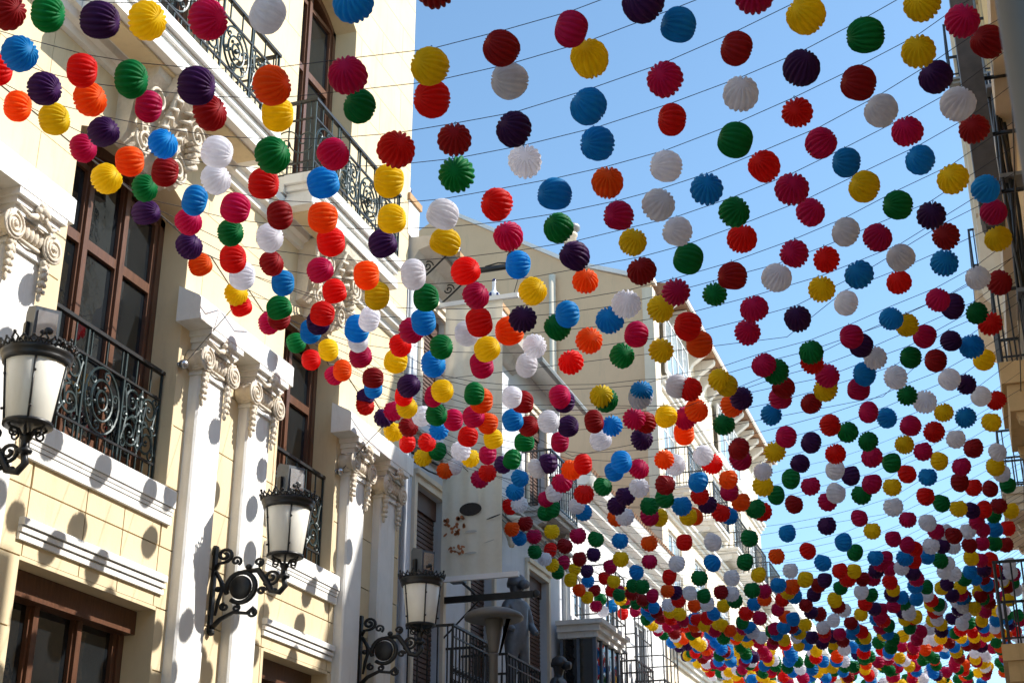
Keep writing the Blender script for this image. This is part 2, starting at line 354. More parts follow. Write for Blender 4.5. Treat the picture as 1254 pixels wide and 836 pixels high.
# wooden windows
def window(y0, y1, z0, spring, crown, cols, transom, name='french_window', x=XJ, blind=None):
    arch = crown > spring
    W_ = MB(); d = .07
    win = P(link(name, None, cb, (x, (y0 + y1) / 2, z0)))
    base = Vector((x, (y0 + y1) / 2, z0))
    def S(mb_, n, m, smooth=False): o = mb_.obj(n, m, win, smooth); o.location = -base; return o
    top = (lambda y: spring + (crown - spring) * (1 - (2 * (y - y0) / (y1 - y0) - 1) ** 2)) if arch else (lambda y: crown)
    f = MB(); fw = .085
    f.box(x - d, x + .05, y0, y0 + fw, z0, top(y0 + .03)); f.box(x - d, x + .05, y1 - fw, y1, z0, top(y1 - .03))
    for p, q in zip(arc_pts(y0, y1, spring, crown)[:-1], arc_pts(y0, y1, spring, crown)[1:]):
        f.prism([(p[0], p[1] - .10), (q[0], q[1] - .10), q, p], 'x', x - d, x + .05)
    f.box(x - d, x + .05, y0 + fw, y1 - fw, z0, z0 + .09)
    S(f, 'frame', 'wood')
    cw = (y1 - y0 - 2 * fw) / cols
    for k in range(cols):
        a = y0 + fw + k * cw; b = a + cw
        s = MB(); st = .06
        tz = transom
        tp = min(top(a + st), top(b - st)) - .10
        s.box(x - .05, x + .03, a + .004, a + st, z0 + .09, tp); s.box(x - .05, x + .03, b - st, b - .004, z0 + .09, tp)
        s.box(x - .05, x + .03, a + st, b - st, z0 + .09, z0 + .30)
        s.box(x - .05, x + .032, a + st, b - st, tz - .05, tz + .05)
        s.box(x - .05, x + .03, a + st, b - st, tp - .06, tp)
        S(s, 'sash', 'wood')
        if k: 
            s = MB(); s.box(x - .02, x + .06, a - .035, a + .035, z0 + .09, max(tp, top(a)) - .10); S(s, 'mullion', 'wood')
        for za, zb in ((z0 + .30, tz - .05), (tz + .05, tp - .06)):
            if zb - za < .05: continue
            s = MB(); s.box(x - .018, x - .008, a + st - .01, b - st + .01, za - .01, zb + .01); S(s, 'pane', 'glass')
    s = MB(); s.box(x - .20, x - .19, y0 + .05, y1 - .05, z0, crown); S(s, 'blind', blind or 'curtain')
    return win
window(*FW[0], 3, 7.62); window(*FW[1], 2, 7.55)
window(*UW[0], 2, 12.1); window(*UW[1], 2, 12.05)
for a, b, c, d in LW[:2]:
    window(a, b, c, d, d, 3 if b - a > 1.8 else 2, 2.6, 'casement_window', blind='black')
    o = MB(); o.box(XJ - .10, XJ + .16, a + .002, b - .002, d - .22, d - .006); P(o.obj('shutter_box', 'wood', cb))

# iron railings
def scroll_panel(mb, ya, yb, za, zb, x):
    """C and S scrolls between two rails, in the plane x"""
    w_ = yb - ya; h = zb - za; yc = (ya + yb) / 2; zc = (za + zb) / 2; r = .0105
    mb.tube([(x, yc, za), (x, yc, zb)], r * 1.2, 5)
    for sg in (-1, 1):
        q = w_ * .25
        for zz, s2 in ((za + h * .26, 1), (zb - h * .26, -1)):
            mb.tube(spiral((x, yc + sg * q, zz), h * .24, h * .045, 1.6, R(90) * s2, 26, 'yz', sg * s2), [r * 1.25] * 18 + [r] * 9, 5)
            mb.ball((x, yc + sg * q, zz), .017, 6, 4)
        mb.tube([(x, yc, za + h * .04), (x, yc + sg * q * .55, za + h * .22), (x, yc + sg * q * .35, zc), (x, yc + sg * q * .55, zb - h * .22), (x, yc, zb - h * .04)], r * 1.2, 5)
        mb.tube([(x, yc + sg * q * 1.9, za + h * .1), (x, yc + sg * q * 1.5, zc), (x, yc + sg * q * 1.9, zb - h * .1)], r, 5)
        for zz in (.18, .5, .82):
            mb.ball((x + .004, yc + sg * q * (.5 if zz != .5 else 1.55), za + h * zz), .02, 6, 4, (.6, 1, 1))
    for zz in (.12, .34, .5, .66, .88): mb.ball((x + .006, yc, za + h * zz), .024, 6, 4, (.7, .9, 1.1))
    for sg in (-1, 1):
        for zz, s2 in ((zc, 1), (za + h * .07, -1), (zb - h * .07, 1)):
            mb.tube(spiral((x - .004, yc + sg * w_ * .42, zz), h * .12, h * .02, 1.4, R(90) * s2, 18, 'yz', -sg * s2), r * .9, 5)
        mb.tube([(x, yc + sg * .02, zc), (x, yc + sg * w_ * .2, zc + h * .05), (x, yc + sg * w_ * .38, zc - h * .08), (x, yc + sg * w_ * .46, zc - h * .3)], r, 5)
    for k in range(5):
        a = R(90) + (k - 2) * .45; mb.tube([(x, yc, zc + h * .16), (x, yc + .07 * math.cos(a), zc + h * .16 + .10 * math.sin(a))], [.012, .004], 5)
def oval_panel(mb, ya, yb, za, zb, x):
    yc = (ya + yb) / 2; zc = (za + zb) / 2; r = .0105
    for f in (1.0, .62, .3):
        mb.tube([(x, yc + (yb - ya) * .46 * f * math.cos(a), zc + (zb - za) * .49 * f * math.sin(a)) for a in [2 * math.pi * i / 22 for i in range(23)]], r * 1.2, 5)
    for k in range(6):
        a = k * math.pi / 3 + .3
        mb.tube(spiral((x, yc + (yb - ya) * .36 * math.cos(a), zc + (zb - za) * .38 * math.sin(a)), .05, .01, 1.2, a, 12), r, 5)
        mb.ball((x, yc + (yb - ya) * .2 * math.cos(a), zc + (zb - za) * .2 * math.sin(a)), .02, 6, 4)
    mb.ball((x, yc, zc), .03, 7, 5)
def railing(parent, x, y0, y1, z0, z1, returns=None, mids=True, m='iron', base=None, npan=None):
    """front run along y at x; returns: wall x for side runs"""
    r = P(link('railing', None, parent, (x, (y0 + y1) / 2, z0))) if parent is cb else link('railing', None, parent)
    org = Vector((x, (y0 + y1) / 2, z0)) if parent is cb else OFF
    if parent is not cb: r.location = Vector((0, 0, 0)); org = base
    def S(mb_, n, mm=m, smooth=False): o = mb_.obj(n, mm, r, smooth); o.location = -org; return o
    b = MB(); h = z1 - z0
    b.box(x - .025, x + .025, y0 - .02, y1 + .02, z1 - .035, z1)
    zl, zm = z0 + .16 * h, z1 - .26 * h
    for z in (z0 + .02, zl, zm): b.box(x - .012, x + .012, y0, y1, z - .011, z + .011)
    if returns is not None:
        for y in (y0, y1):
            b.box(returns, x - .026, y - .02, y + .02, z1 - .034, z1 - .001)
            for z in (z0 + .02, zl, zm): b.box(returns, x - .013, y - .010, y + .010, z - .010, z + .010)
    S(b, 'rail', 'black')
    n = npan or max(1, round((y1 - y0) / .62)); pw = (y1 - y0) / n
    for k in range(n + 1):
        b = MB(); y = y0 + k * pw; b.box(x - .011, x + .011, y - .011, y + .011, z0, z1 - .036); S(b, 'post')
    for k in range(n):
        b = MB(); ya, yb = y0 + k * pw + .02, y0 + (k + 1) * pw - .02
        (oval_panel if k % 2 == n % 2 - 0 and n > 1 else scroll_panel)(b, ya, yb, zl + .012, zm - .012, x)
        S(b, 'scroll_panel')
    nb = max(2, round((y1 - y0) / .125))
    for k in range(nb):
        y = y0 + (k + .5) * (y1 - y0) / nb
        b = MB(); b.box(x - .007, x + .007, y - .007, y + .007, z0 + .03, zl - .012); S(b, 'baluster')
        if k % 2: b = MB(); b.box(x - .007, x + .007, y - .007, y + .007, zm + .012, z1 - .036); S(b, 'baluster')
    if returns is not None:
        for y in (y0, y1):
            n2 = 4
            for k in range(n2):
                xx = returns + (k + .5) * (x - returns) / n2
                b = MB(); b.box(xx - .007, xx + .007, y - .006, y + .006, z0 + .02, z1 - .035); S(b, 'baluster')
            b = MB(); xm = (returns + x) / 2; zc_ = (zl + zm) / 2
            b.tube(spiral((xm - .12, y, zc_), .19, .03, 1.3, 0, 24, 'xz', 1), .009, 5); b.tube(spiral((xm + .14, y, zc_), .19, .03, 1.3, R(180), 24, 'xz', 1), .009, 5)
            S(b, 'scroll_panel')
    return r
railing(cb, -7.44, 9.36, 11.20, 5.60, 6.74, None, npan=3)
railing(cb, -7.44, 13.40, 14.80, 5.60, 6.74, None, npan=2)

# wall cornice, stone balconies and carved consoles
CPROF = [(XF - .01, 9.16), (XF + .05, 9.17), (XF + .07, 9.24), (XF + .13, 9.26), (XF + .15, 9.33), (XF + .20, 9.34), (XF + .20, 9.44), (XF - .01, 9.47)]
mould('cornice', 'white', CPROF, 0.6, 16.84)
def balcony(y0, y1, yk):
    xo = -6.70; z0 = 9.30
    base = Vector((-7.3, (y0 + y1) / 2, z0))
    bl = P(link('balcony', None, cb, base))
    def S(mb_, n, m='white', smooth=False): o = mb_.obj(n, m, bl, smooth); o.location = -base; return o
    s = MB()
    for zz0, zz1, e in ((9.30, 9.42, -.05), (9.424, 9.50, -.09), (9.504, 9.57, -.05), (9.574, 9.69, 0)):
        s.prism([(XF + .205, y0 - e), (xo + e, y0 - e), (xo + e + .012, y0 - e + .012), (xo + e + .012, y1 + e - .012), (xo + e, y1 + e), (XF + .205, y1 + e)], 'z', zz0, zz1)
    S(s, 'slab')
    s = MB(); s.box(XF + .01, XF + .204, y0 + .01, y1 - .01, 9.48, 9.685); S(s, 'slab_back')
    s = MB(); s.box(-7.08, -6.84, y0 + .2, y1 - .2, 9.27, 9.299); S(s, 'soffit_panel', 'cream')
    # carved console under the middle
    k = MB(); hw = .50
    prof = [(XF, 8.38), (XF + .10, 8.40), (XF + .17, 8.50), (XF + .19, 8.66), (XF + .22, 8.85), (XF + .30, 9.0), (XF + .42, 9.10), (XF + .50, 9.18), (XF + .53, 9.29), (XF, 9.29)]
    for a, b_, f in ((-hw, -hw * .55, .82), (-hw * .55, hw * .55, 1.0), (hw * .55, hw, .82)):
        k.prism([(XF + (p[0] - XF) * f, 9.29 - (9.29 - p[1]) * (1 if f == 1 else .86)) for p in prof], 'y', yk + a, yk + b_)
    c_ = S(k, 'console', 'carved')
    k = MB()
    for sg in (-1, 1):
        k.tube(spiral((XF + .21, yk + sg * .30, 8.60), .16, .02, 2.0, R(90), 30, 'yz', -sg), .018, 6)
        k.tube(spiral((XF + .36, yk + sg * .36, 8.98), .15, .02, 1.8, R(-90), 28, 'yz', sg), .017, 6)
        k.tube([(XF + .24, yk + sg * .10, 8.46), (XF + .25, yk + sg * .16, 8.75), (XF + .36, yk + sg * .14, 9.0), (XF + .50, yk + sg * .22, 9.2)], [.02, .035, .035, .02], 6)
        for q in range(6):
            k.tube([(XF + .21 + .035 * q, yk + sg * .03, 8.62 + .09 * q), (XF + .235 + .045 * q, yk + sg * .12, 8.66 + .085 * q), (XF + .21 + .045 * q, yk + sg * .2, 8.63 + .09 * q)], [.012, .026, .006], 6)
        for q in range(5):
            k.tube([(XF + .22, yk + sg * .40, 8.66 + q * .07), (XF + .28, yk + sg * (.50 + .02 * q), 8.72 + q * .09), (XF + .24, yk + sg * .54, 8.80 + q * .1)], [.03, .03, .008], 6)
    k.ball((XF + .20, yk, 8.50), .06, 9, 6, (.7, 1, 1.5))
    for q in range(5):
        a = R(-90) + (q - 3) * .42; k.tube([(XF + .27, yk, 8.78), (XF + .33, yk + .13 * math.cos(a), 8.78 + .16 * math.sin(a)), (XF + .28, yk + .2 * math.cos(a), 8.78 + .22 * math.sin(a))], [.03, .035, .01], 6)
    S(k, 'carving', 'carved', True)
    railing(bl, xo - .06, y0 + .04, y1 - .04, 9.692, 10.68, XF + .01, base=base)
    return bl
balcony(8.78, 11.86, 10.28); balcony(12.72, 15.28, 14.06)
# corner quoin strip and gutter pipe at the corner
o = MB(); o.box(-15, -7.1, 0.5, 16.9, 15.5, 15.75); P(o.obj('parapet', 'cream', cb))

# ------------------------------------------------------------------ wall lanterns on brackets
def wall_lamp(y, label, wx=XF):
    t = thing('wall_lamp', label, 'street lamp', (wx, y, 4.37), 0, 'iron wall lamps on the cream facade')
    def S(mb_, n, m='black', parent=None, smooth=True):
        if n in ('disc', 'bracket'): mb_.v = [(v[0] * (1.21 if n == 'bracket' else 1) + (.05 if n == 'disc' else 0), v[1], v[2]) for v in mb_.v]
        return mb_.obj(n, m, parent or t, smooth)
    # local coordinates: x out of the wall, z from 4.45
    b = MB(); b.box(0.001, .03, -.03, .03, 0, .86); b.box(.0005, .02, -.045, .045, .76, .84); b.ball((.03, 0, .0), .04, 8, 5)
    S(b, 'wall_plate', smooth=False)
    b = MB(); b.lathe([(.02, -.03), (.105, -.027), (.118, -.012), (.118, .012), (.105, .027), (.02, .03)], (.275, 0, .42), 22, 'y'); S(b, 'disc')
    b = MB()
    n = 20; ring = [(.27 + .13 * math.cos(a), 0, .42 + .15 * math.sin(a)) for a in [R(200) - R(330) * i / n for i in range(n + 1)]]
    b.tube([(.03, 0, .60)] + ring, [.018] + [.024] * (n + 1), 6)
    b.tube([(.28, 0, .575), (.42, 0, .58), (.50, 0, .46), (.55, 0, .36), (.62, 0, .34), (.67, 0, .40), (.65, 0, .50)], [.02, .03, .03, .028, .028, .026, .02], 6)
    b.tube([(.02, 0, .03), (.10, 0, .12), (.22, 0, .18), (.34, 0, .16), (.40, 0, .22)], [.026, .022, .02, .018, .012], 6)
    b.tube(spiral((.10, 0, .76), .075, .012, 1.6, R(-90), 22, 'xz', 1), .017, 6); b.tube([(.10, 0, .685), (.05, 0, .68), (.02, 0, .62)], .017, 6)
    b.tube(spiral((.21, 0, .69), .05, .01, 1.3, R(-60), 16, 'xz', 1), .013, 6)
    b.tube(spiral((.385, 0, .16), .045, .01, 1.4, R(90), 16, 'xz', -1), .014, 6); b.tube(spiral((.13, 0, .24), .04, .01, 1.4, R(90), 16, 'xz', 1), .013, 6)
    b.tube(spiral((.54, 0, .50), .075, .012, 1.5, R(-100), 20, 'xz', 1), .015, 6); b.tube(spiral((.46, 0, .37), .04, .01, 1.3, R(0), 16, 'xz', 1), .013, 6)
    for p in ((.50, .44), (.58, .36), (.06, .42), (.33, .62)): b.ball((p[0], 0, p[1]), .03, 7, 5)
    b.tube(spiral((.42, 0, .66), .045, .01, 1.4, R(-90), 16, 'xz', 1), .013, 6); b.tube([(.06, 0, .55), (.10, 0, .42), (.07, 0, .30), (.05, 0, .16)], [.012, .018, .018, .012], 6); b.tube(spiral((.24, 0, .22), .035, .01, 1.3, R(90), 14, 'xz', -1), .012, 6)
    S(b, 'bracket')
    cx = .79; z = .50
    b = MB(); b.lathe([(.012, -.03), (.055, -.02), (.06, 0), (.035, .02), (.03, .07), (.045, .09), (.04, .12)], (cx, 0, z), 12)
    for k in range(6):
        a = k * math.pi / 3
        b.tube([(cx + .03 * math.cos(a), .03 * math.sin(a), z + .10), (cx + .06 * math.cos(a), .06 * math.sin(a), z + .15), (cx + .13 * math.cos(a), .13 * math.sin(a), z + .16), (cx + .165 * math.cos(a), .165 * math.sin(a), z + .205)], .011, 5)
        b.tube([(cx + (.10 + .03 * math.cos(q)) * math.cos(a), (.10 + .03 * math.cos(q)) * math.sin(a), z + .125 + .03 * math.sin(q)) for q in [i * .7 for i in range(10)]], .009, 5)
    S(b, 'cup')
    b = MB(); b.lathe([(.06, 0.185), (.165, .195), (.17, .20), (.225, .665), (.222, .67), (.05, .68)], (cx, 0, z), 24)
    gl = S(b, 'glass', 'lampglass')
    b = MB()
    b.lathe([(.165, .178), (.182, .182), (.182, .205), (.172, .21)], (cx, 0, z), 24)
    b.lathe([(.222, .655), (.242, .66), (.25, .69), (.246, .70), (.26, .715), (.268, .745), (.255, .76), (.2, .765)], (cx, 0, z), 24)
    for k in range(5):
        a = R(18 + 72 * k)
        b.tube([(cx + .176 * math.cos(a), .176 * math.sin(a), z + .195), (cx + .23 * math.cos(a), .23 * math.sin(a), z + .67)], .0085, 5)
        for q in (.28, .55): b.ball((cx + (.178 + .054 * q + .012) * math.cos(a + .03), (.178 + .054 * q + .012) * math.sin(a + .03), z + q), .012, 6, 4)
    S(b, 'frame')
    b = MB()
    for k in range(24):
        a = 2 * math.pi * k / 24; ca, sa = math.cos(a), math.sin(a); tall = k % 3 == 0; h = .075 if tall else .05
        for s2 in (-1, 1):
            b.tube([(cx + .262 * math.cos(a + s2 * .02), .262 * math.sin(a + s2 * .02), z + .745), (cx + .275 * math.cos(a + s2 * .10), .275 * math.sin(a + s2 * .10), z + .745 + h * .55), (cx + .285 * ca, .285 * sa, z + .745 + h)], .0085, 4)
        b.ball((cx + .285 * ca, .285 * sa, z + .75 + h), .015 if tall else .011, 6, 4)
        b.ball((cx + .27 * math.cos(a + .13), .27 * math.sin(a + .13), z + .765), .015, 6, 4)
    S(b, 'crown')
    return t
lp = [(8.15, 'iron wall lamp by the large balcony window, partly cut by the left edge'), (12.22, 'iron wall lamp with disc bracket between the two middle pilasters'), (15.73, 'iron wall lamp nearest the building corner, beside the hanging banner')]
for y, lab in lp: wall_lamp(y, lab)
def projector(y, label, a):
    t = thing('floodlight', label, 'floodlight', (-6.51, y, 5.650), a, 'grey floodlights on top of the wall lamps')
    b = MB(); b.prism([(-.10, .075), (.115, .03), (.125, .30), (-.06, .36), (-.10, .32)], 'y', -.095, .095); b.obj('housing', 'greybox', t)
    b = MB(); b.box(.124, .132, -.075, .075, .06, .27); b.obj('lens', 'steel', t)
    b = MB(); b.box(-.03, .03, -.125, -.098, 0, .20); b.box(-.03, .03, .098, .125, 0, .20); b.box(-.03, .03, -.124, .124, -.012, .0); b.obj('yoke', 'black', t)
    b = MB(); b.box(-.13, -.101, -.06, .06, .14, .27); b.obj('ballast', 'greybox', t)
    b = MB(); b.ball((.135, .02, .12), .035, 8, 5, (.4, 1, .8)); b.ball((.135, -.02, .10), .025, 8, 5, (.4, 1, .8)); b.obj('sticker', 'black', t)
for (y, lab), a, c in zip(lp, (R(-35), R(-30), R(-30)), ('box floodlight on the lamp at the left edge of the photo', 'box floodlight on the middle wall lamp between pilasters', 'box floodlight on the wall lamp nearest the corner')): projector(y, c, a)
for y, z, lab in ((11.12, 6.82, 'small steel cable anchor on the jamb of the nearer window'), (14.72, 6.80, 'small steel cable anchor on the jamb of the second window')):
    t = thing('cable_anchor', lab, 'anchor', (XF, y + .14, z), 0, 'steel cable anchors on the window jambs')
    b = MB(); b.ball((.05, 0, 0), .05, 12, 8); b.obj('ball', 'steel', t, True)
    b = MB(); b.lathe([(.03, -.004), (.03, .012), (.012, .016), (.012, .06)], (0, 0, 0), 10, 'x'); b.obj('stem', 'steel', t, True)

# ------------------------------------------------------------------ generic facade helpers for the other buildings
def house(name, label, base):
    t = thing(name, label, 'building', base); t['_b'] = 0
    del t['_b']
    b0 = Vector(base)
    def S(mb_, n, m, parent=None, smooth=False):
        o = mb_.obj(n, m, parent or t, smooth); o.location = (-b0 if parent is None else Vector((0, 0, 0))); return o
    return t, S
def shutter_window(S, x, y0, y1, z0, z1, sgn=1, open_=.0, frame='beigelight', slatm='shutter', fr=.10):
    """window with a stone surround and a slatted roller shutter; sgn: the way the facade faces along x"""
    f = MB()
    f.box(min(x, x + sgn * .05), max(x, x + sgn * .05), y0 - fr, y0, z0, z1 + fr); f.box(min(x, x + sgn * .05), max(x, x + sgn * .05), y1, y1 + fr, z0, z1 + fr)
    f.box(min(x, x + sgn * .052), max(x, x + sgn * .052), y0, y1, z1, z1 + fr); f.box(min(x, x + sgn * .09), max(x, x + sgn * .09), y0 - fr, y1 + fr, z1 + fr + .001, z1 + fr + .07)
    w_ = S(f, 'window', frame)
    xi = x - sgn * .14
    n = max(4, int((z1 - z0) / .075)); zs = z1 - .28
    for k in range(n):
        za = z0 + open_ * (z1 - z0) + k * (zs - z0 - open_ * (z1 - z0)) / n; zb = za + (zs - z0 - open_ * (z1 - z0)) / n
        s = MB(); s.prism([(xi, za), (xi + sgn * .022, za + .004), (xi + sgn * .010, zb - .006), (xi, zb - .004)], 'y', y0, y1)
        S(s, 'slat', slatm, w_)
    s = MB(); s.box(min(xi, xi + sgn * .05), max(xi, xi + sgn * .05), y0, y1, zs, z1); S(s, 'shutter_box', slatm, w_)
    s = MB(); s.box(min(xi - sgn * .05, xi - sgn * .04), max(xi - sgn * .05, xi - sgn * .04), y0, y1, z0, z1); S(s, 'pane', 'glass', w_)
def glazed_window(S, x, y0, y1, z0, z1, sgn=1, cols=2, rows=3, frame='whitewood', pane='paleglass', depth=.12):
    f = MB(); xi = x - sgn * depth
    a, b = min(xi, xi + sgn * .06), max(xi, xi + sgn * .06)
    f.box(a, b, y0, y0 + .06, z0, z1); f.box(a, b, y1 - .06, y1, z0, z1); f.box(a, b, y0 + .06, y1 - .06, z1 - .06, z1); f.box(a, b, y0 + .06, y1 - .06, z0, z0 + .08)
    w_ = S(f, 'window', frame)
    cw, rh = (y1 - y0 - .12) / cols, (z1 - z0 - .14) / rows
    for i in range(1, cols):
        m_ = MB(); y = y0 + .06 + i * cw; m_.box(a, b - .002 * sgn if sgn > 0 else b, y - .03, y + .03, z0 + .08, z1 - .06); S(m_, 'mullion', frame, w_)
    for j in range(1, rows):
        m_ = MB(); z = z0 + .08 + j * rh; m_.box(a + .01, b - .01, y0 + .06, y1 - .06, z - .02, z + .02); S(m_, 'glazing_bar', frame, w_)
    for i in range(cols):
        for j in range(rows):
            m_ = MB(); m_.box((a + b) / 2 - .006, (a + b) / 2 + .006, y0 + .06 + i * cw + .01, y0 + .06 + (i + 1) * cw - .01, z0 + .08 + j * rh + .005, z0 + .08 + (j + 1) * rh - .005); S(m_, 'pane', pane, w_)
def bar_balcony(S, xw, xo, y0, y1, z0, h=1.0, slabm='white', ironm='black', th=.16, step=.13, scroll=False, corbel=True):
    """slab with a plain bar railing; xw wall, xo front"""
    s = MB(); sg = 1 if xo > xw else -1
    a, b = min(xw, xo), max(xw, xo)
    s.box(a, b, y0, y1, z0 - th * .45, z0)
    e = .05; s.box(min(xw, xo - sg * e), max(xw, xo - sg * e), y0 + e, y1 - e, z0 - th, z0 - th * .45 - .001)
    bl = S(s, 'balcony', slabm)
    if corbel:
        for y in (y0 + .18, y1 - .18):
            s = MB(); d = (xo - xw) * .7
            s.prism([(xw, z0 - th - .001), (xw + d, z0 - th - .001), (xw + d * .9, z0 - th - .10), (xw + d * .4, z0 - th - .18), (xw, z0 - th - .38)], 'y', y - .09, y + .09); S(s, 'corbel', slabm, bl)
    xr = xo - sg * .04
    s = MB(); s.box(xr - .02, xr + .02, y0 + .02, y1 - .02, z0 + h - .03, z0 + h); s.box(xr - .01, xr + .01, y0 + .02, y1 - .02, z0 + .06, z0 + .08); s.box(xr - .01, xr + .01, y0 + .02, y1 - .02, z0 + h - .17, z0 + h - .15)
    for y in (y0 + .03, y1 - .03):
        s.box(min(xw, xr - sg * .021), max(xw, xr - sg * .021), y - .02, y + .02, z0 + h - .031, z0 + h - .001); s.box(min(xw, xr - sg * .011), max(xw, xr - sg * .011), y - .01, y + .01, z0 + .06, z0 + .08)
    S(s, 'rail', ironm, bl)
    n = max(3, round((y1 - y0) / step))
    for k in range(n + 1):
        y = y0 + .03 + k * (y1 - y0 - .06) / n
        s = MB(); s.tube([(xr, y, z0), (xr, y, z0 + h - .03)], .011 if k % n else .018, 5); S(s, 'baluster', ironm, bl)
        if scroll and k < n:
            s = MB(); s.tube(spiral((xr, y + .5 * (y1 - y0) / n, z0 + h * .42), .055, .01, 1.5, R(90), 16, 'yz', 1), .009, 4); s.tube(spiral((xr, y + .5 * (y1 - y0) / n, z0 + h * .27), .055, .01, 1.5, R(-90), 16, 'yz', -1), .009, 4); S(s, 'scroll', ironm, bl)
    nn = max(2, round(abs(xr - xw) / step))
    for y in (y0 + .03, y1 - .03):
        for k in range(nn):
            xx = xw + (k + .5) * (xr - xw) / nn
            s = MB(); s.tube([(xx, y, z0), (xx, y, z0 + h - .03)], .011, 5); S(s, 'baluster', ironm, bl)
    return bl

# ------------------------------------------------------------------ second building on the left: low pale house with roof terrace
hb, S = house('pale_house', 'low pale house with roller shutters beyond the corner building, ceramic finials on its parapet', (-7.35, 20.6, 0))
XA = -7.35
wins = [(17.42, 18.46, 4.4, 7.42), (19.55, 20.6, 4.4, 7.42), (22.35, 23.45, 4.4, 7.35), (17.5, 18.4, 8.5, 10.2), (19.7, 20.6, 8.5, 10.2), (22.4, 23.4, 8.5, 10.2)]
mb = MB(); wall_boxes(mb, -7.7, XA, 16.86, 24.4, 0, 10.95, wins); mb.box(-13, -7.71, 16.86, 24.4, 0, 10.9); S(mb, 'wall', 'bluewall')
for i, q in enumerate(wins): shutter_window(S, XA, *q)
for i, (z0, z1, e) in enumerate(((7.86, 7.93, .10), (7.931, 8.0, .17), (8.001, 8.05, .24))):
    mb = MB(); mb.box(XA - .01, XA + e, 16.88, 24.39, z0, z1); S(mb, 'cornice', 'greywall')
mb = MB(); mb.prism([(XA - .01, 10.55), (XA + .10, 10.58), (XA + .18, 10.72), (XA + .38, 10.78), (XA + .42, 10.92), (XA - .01, 10.95)], 'y', 16.9, 21.6); S(mb, 'cornice', 'greywall')
for yy in (16.98, 19.02, 20.98):
    mb = MB(); mb.box(XA - .30, XA + .06, yy - .2, yy + .2, 10.955, 11.50); S(mb, 'pedestal', 'whitewall')
    mb = MB(); mb.box(XA - .33, XA + .09, yy - .23, yy + .23, 11.501, 11.60); S(mb, 'coping', 'terracotta')
mb = MB(); mb.prism([(XA + .02, 10.96), (XA + .50, 10.78), (XA + .54, 10.82), (XA + .05, 11.02)], 'y', 17.2, 19.0); S(mb, 'glass_canopy', 'zinc')
for yy in (17.25, 18.1, 18.95):
    mb = MB(); mb.tube([(XA, yy, 10.35), (XA + .25, yy, 10.55), (XA + .5, yy, 10.77)], .015, 5); mb.tube(spiral((XA + .18, yy, 10.62), .09, .015, 1.6, 0, 20, 'xz'), .011, 5)
    S(mb, 'canopy_bracket', 'black')
for y0, y1 in ((21.6, 24.4),):              # tiled eave with gutter on the far part
    mb = MB(); mb.prism([(XA - .3, 10.96), (XA + .44, 10.80), (XA + .45, 10.85), (XA - 1.2, 11.46), (XA - 1.2, 11.40)], 'y', y0, y1); S(mb, 'roof', 'white')
    mb = MB(); mb.prism([(XA - .02, 10.952), (XA - .3, 10.955), (XA - 1.19, 11.39), (XA - 1.19, 10.952)], 'y', y0 + .01, y0 + .15); S(mb, 'gable_end', 'bluewall')
    n = 20
    for k in range(n):
        y = y0 + (k + .5) * (y1 - y0) / n; mb = MB(); mb.tube([(XA + .44, y, 10.90), (XA - 1.1, y, 11.5)], .055, 6); S(mb, 'roof_tile', 'tile')
    mb = MB(); mb.tube([(XA + .50, y0, 10.80), (XA + .50, y1, 10.80)], .06, 8); S(mb, 'gutter', 'zinc')
bar_balcony(S, XA, -6.62, 17.15, 18.75, 4.36, 1.02, 'greywall', scroll=True)
bar_balcony(S, XA, -6.62, 19.3, 20.9, 4.36, 1.02, 'greywall')
bar_balcony(S, XA, -6.80, 22.1, 23.7, 8.35, 1.0, 'greywall')
mb = MB(); mb.lathe([(.04, 0), (.06, .05), (.06, .09), (.14, .28), (.17, .38), (.20, .41), (.20, .47), (.1, .48)], (XA + .21, 20.95, 7.36), 14); S(mb, 'corbel_urn', 'beigelight', smooth=True)
mb = MB(); mb.tube([(XA + .07, 16.97, 0.2), (XA + .07, 16.97, 10.5)], .05, 8); S(mb, 'downpipe', 'bluewall', smooth=True)
mb = MB(); mb.tube([(XA + .05, 17.0, 7.75), (XA + .2, 17.3, 7.70), (XA + .26, 18.3, 7.78), (XA + .26, 21, 7.72), (XA + .25, 24.3, 7.8)], .018, 5)
mb.tube([(XA + .05, 17.0, 7.65), (XA + .22, 17.4, 7.55), (XA + .26, 18.5, 7.69), (XA + .26, 21.4, 7.62), (XA + .25, 24.3, 7.72)], .012, 5); S(mb, 'cable_run', 'black', smooth=True)
for i, (yy, lab) in enumerate(((16.98, 'nearest blue and white ceramic finial on the parapet beside the corner building'), (19.02, 'middle blue and white ceramic finial on the roof parapet'), (20.98, 'farthest blue and white ceramic finial, above the top bar of the banner'))):
    t = thing('ceramic_finial', lab, 'finial', (XA - .12, yy, 11.601), 0, 'ceramic finials on the parapet'); t.scale = (.72, .72, .66)
    b = MB(); b.lathe([(.10, 0), (.11, .03), (.06, .08), (.055, .13), (.14, .22), (.155, .30), (.13, .38), (.06, .45), (.045, .52), (.04, .70), (.05, .72)], (0, 0, 0), 14); b.obj('body', 'ceramic', t, True)
    b = MB(); b.lathe([(.05, .721), (.055, .76), (.03, .80), (.005, .82)], (0, 0, 0), 12); b.obj('tip', 'cobalt', t, True)
    for k in range(5):
        a = k * 2 * math.pi / 5 - .6; b = MB(); b.ball((.138 * math.cos(a), .138 * math.sin(a), .30), .062, 8, 5, (.45 + .3 * abs(math.sin(a)), .45 + .3 * abs(math.cos(a)), 1.1)); b.obj('painted_leaf', 'cobalt', t, True)

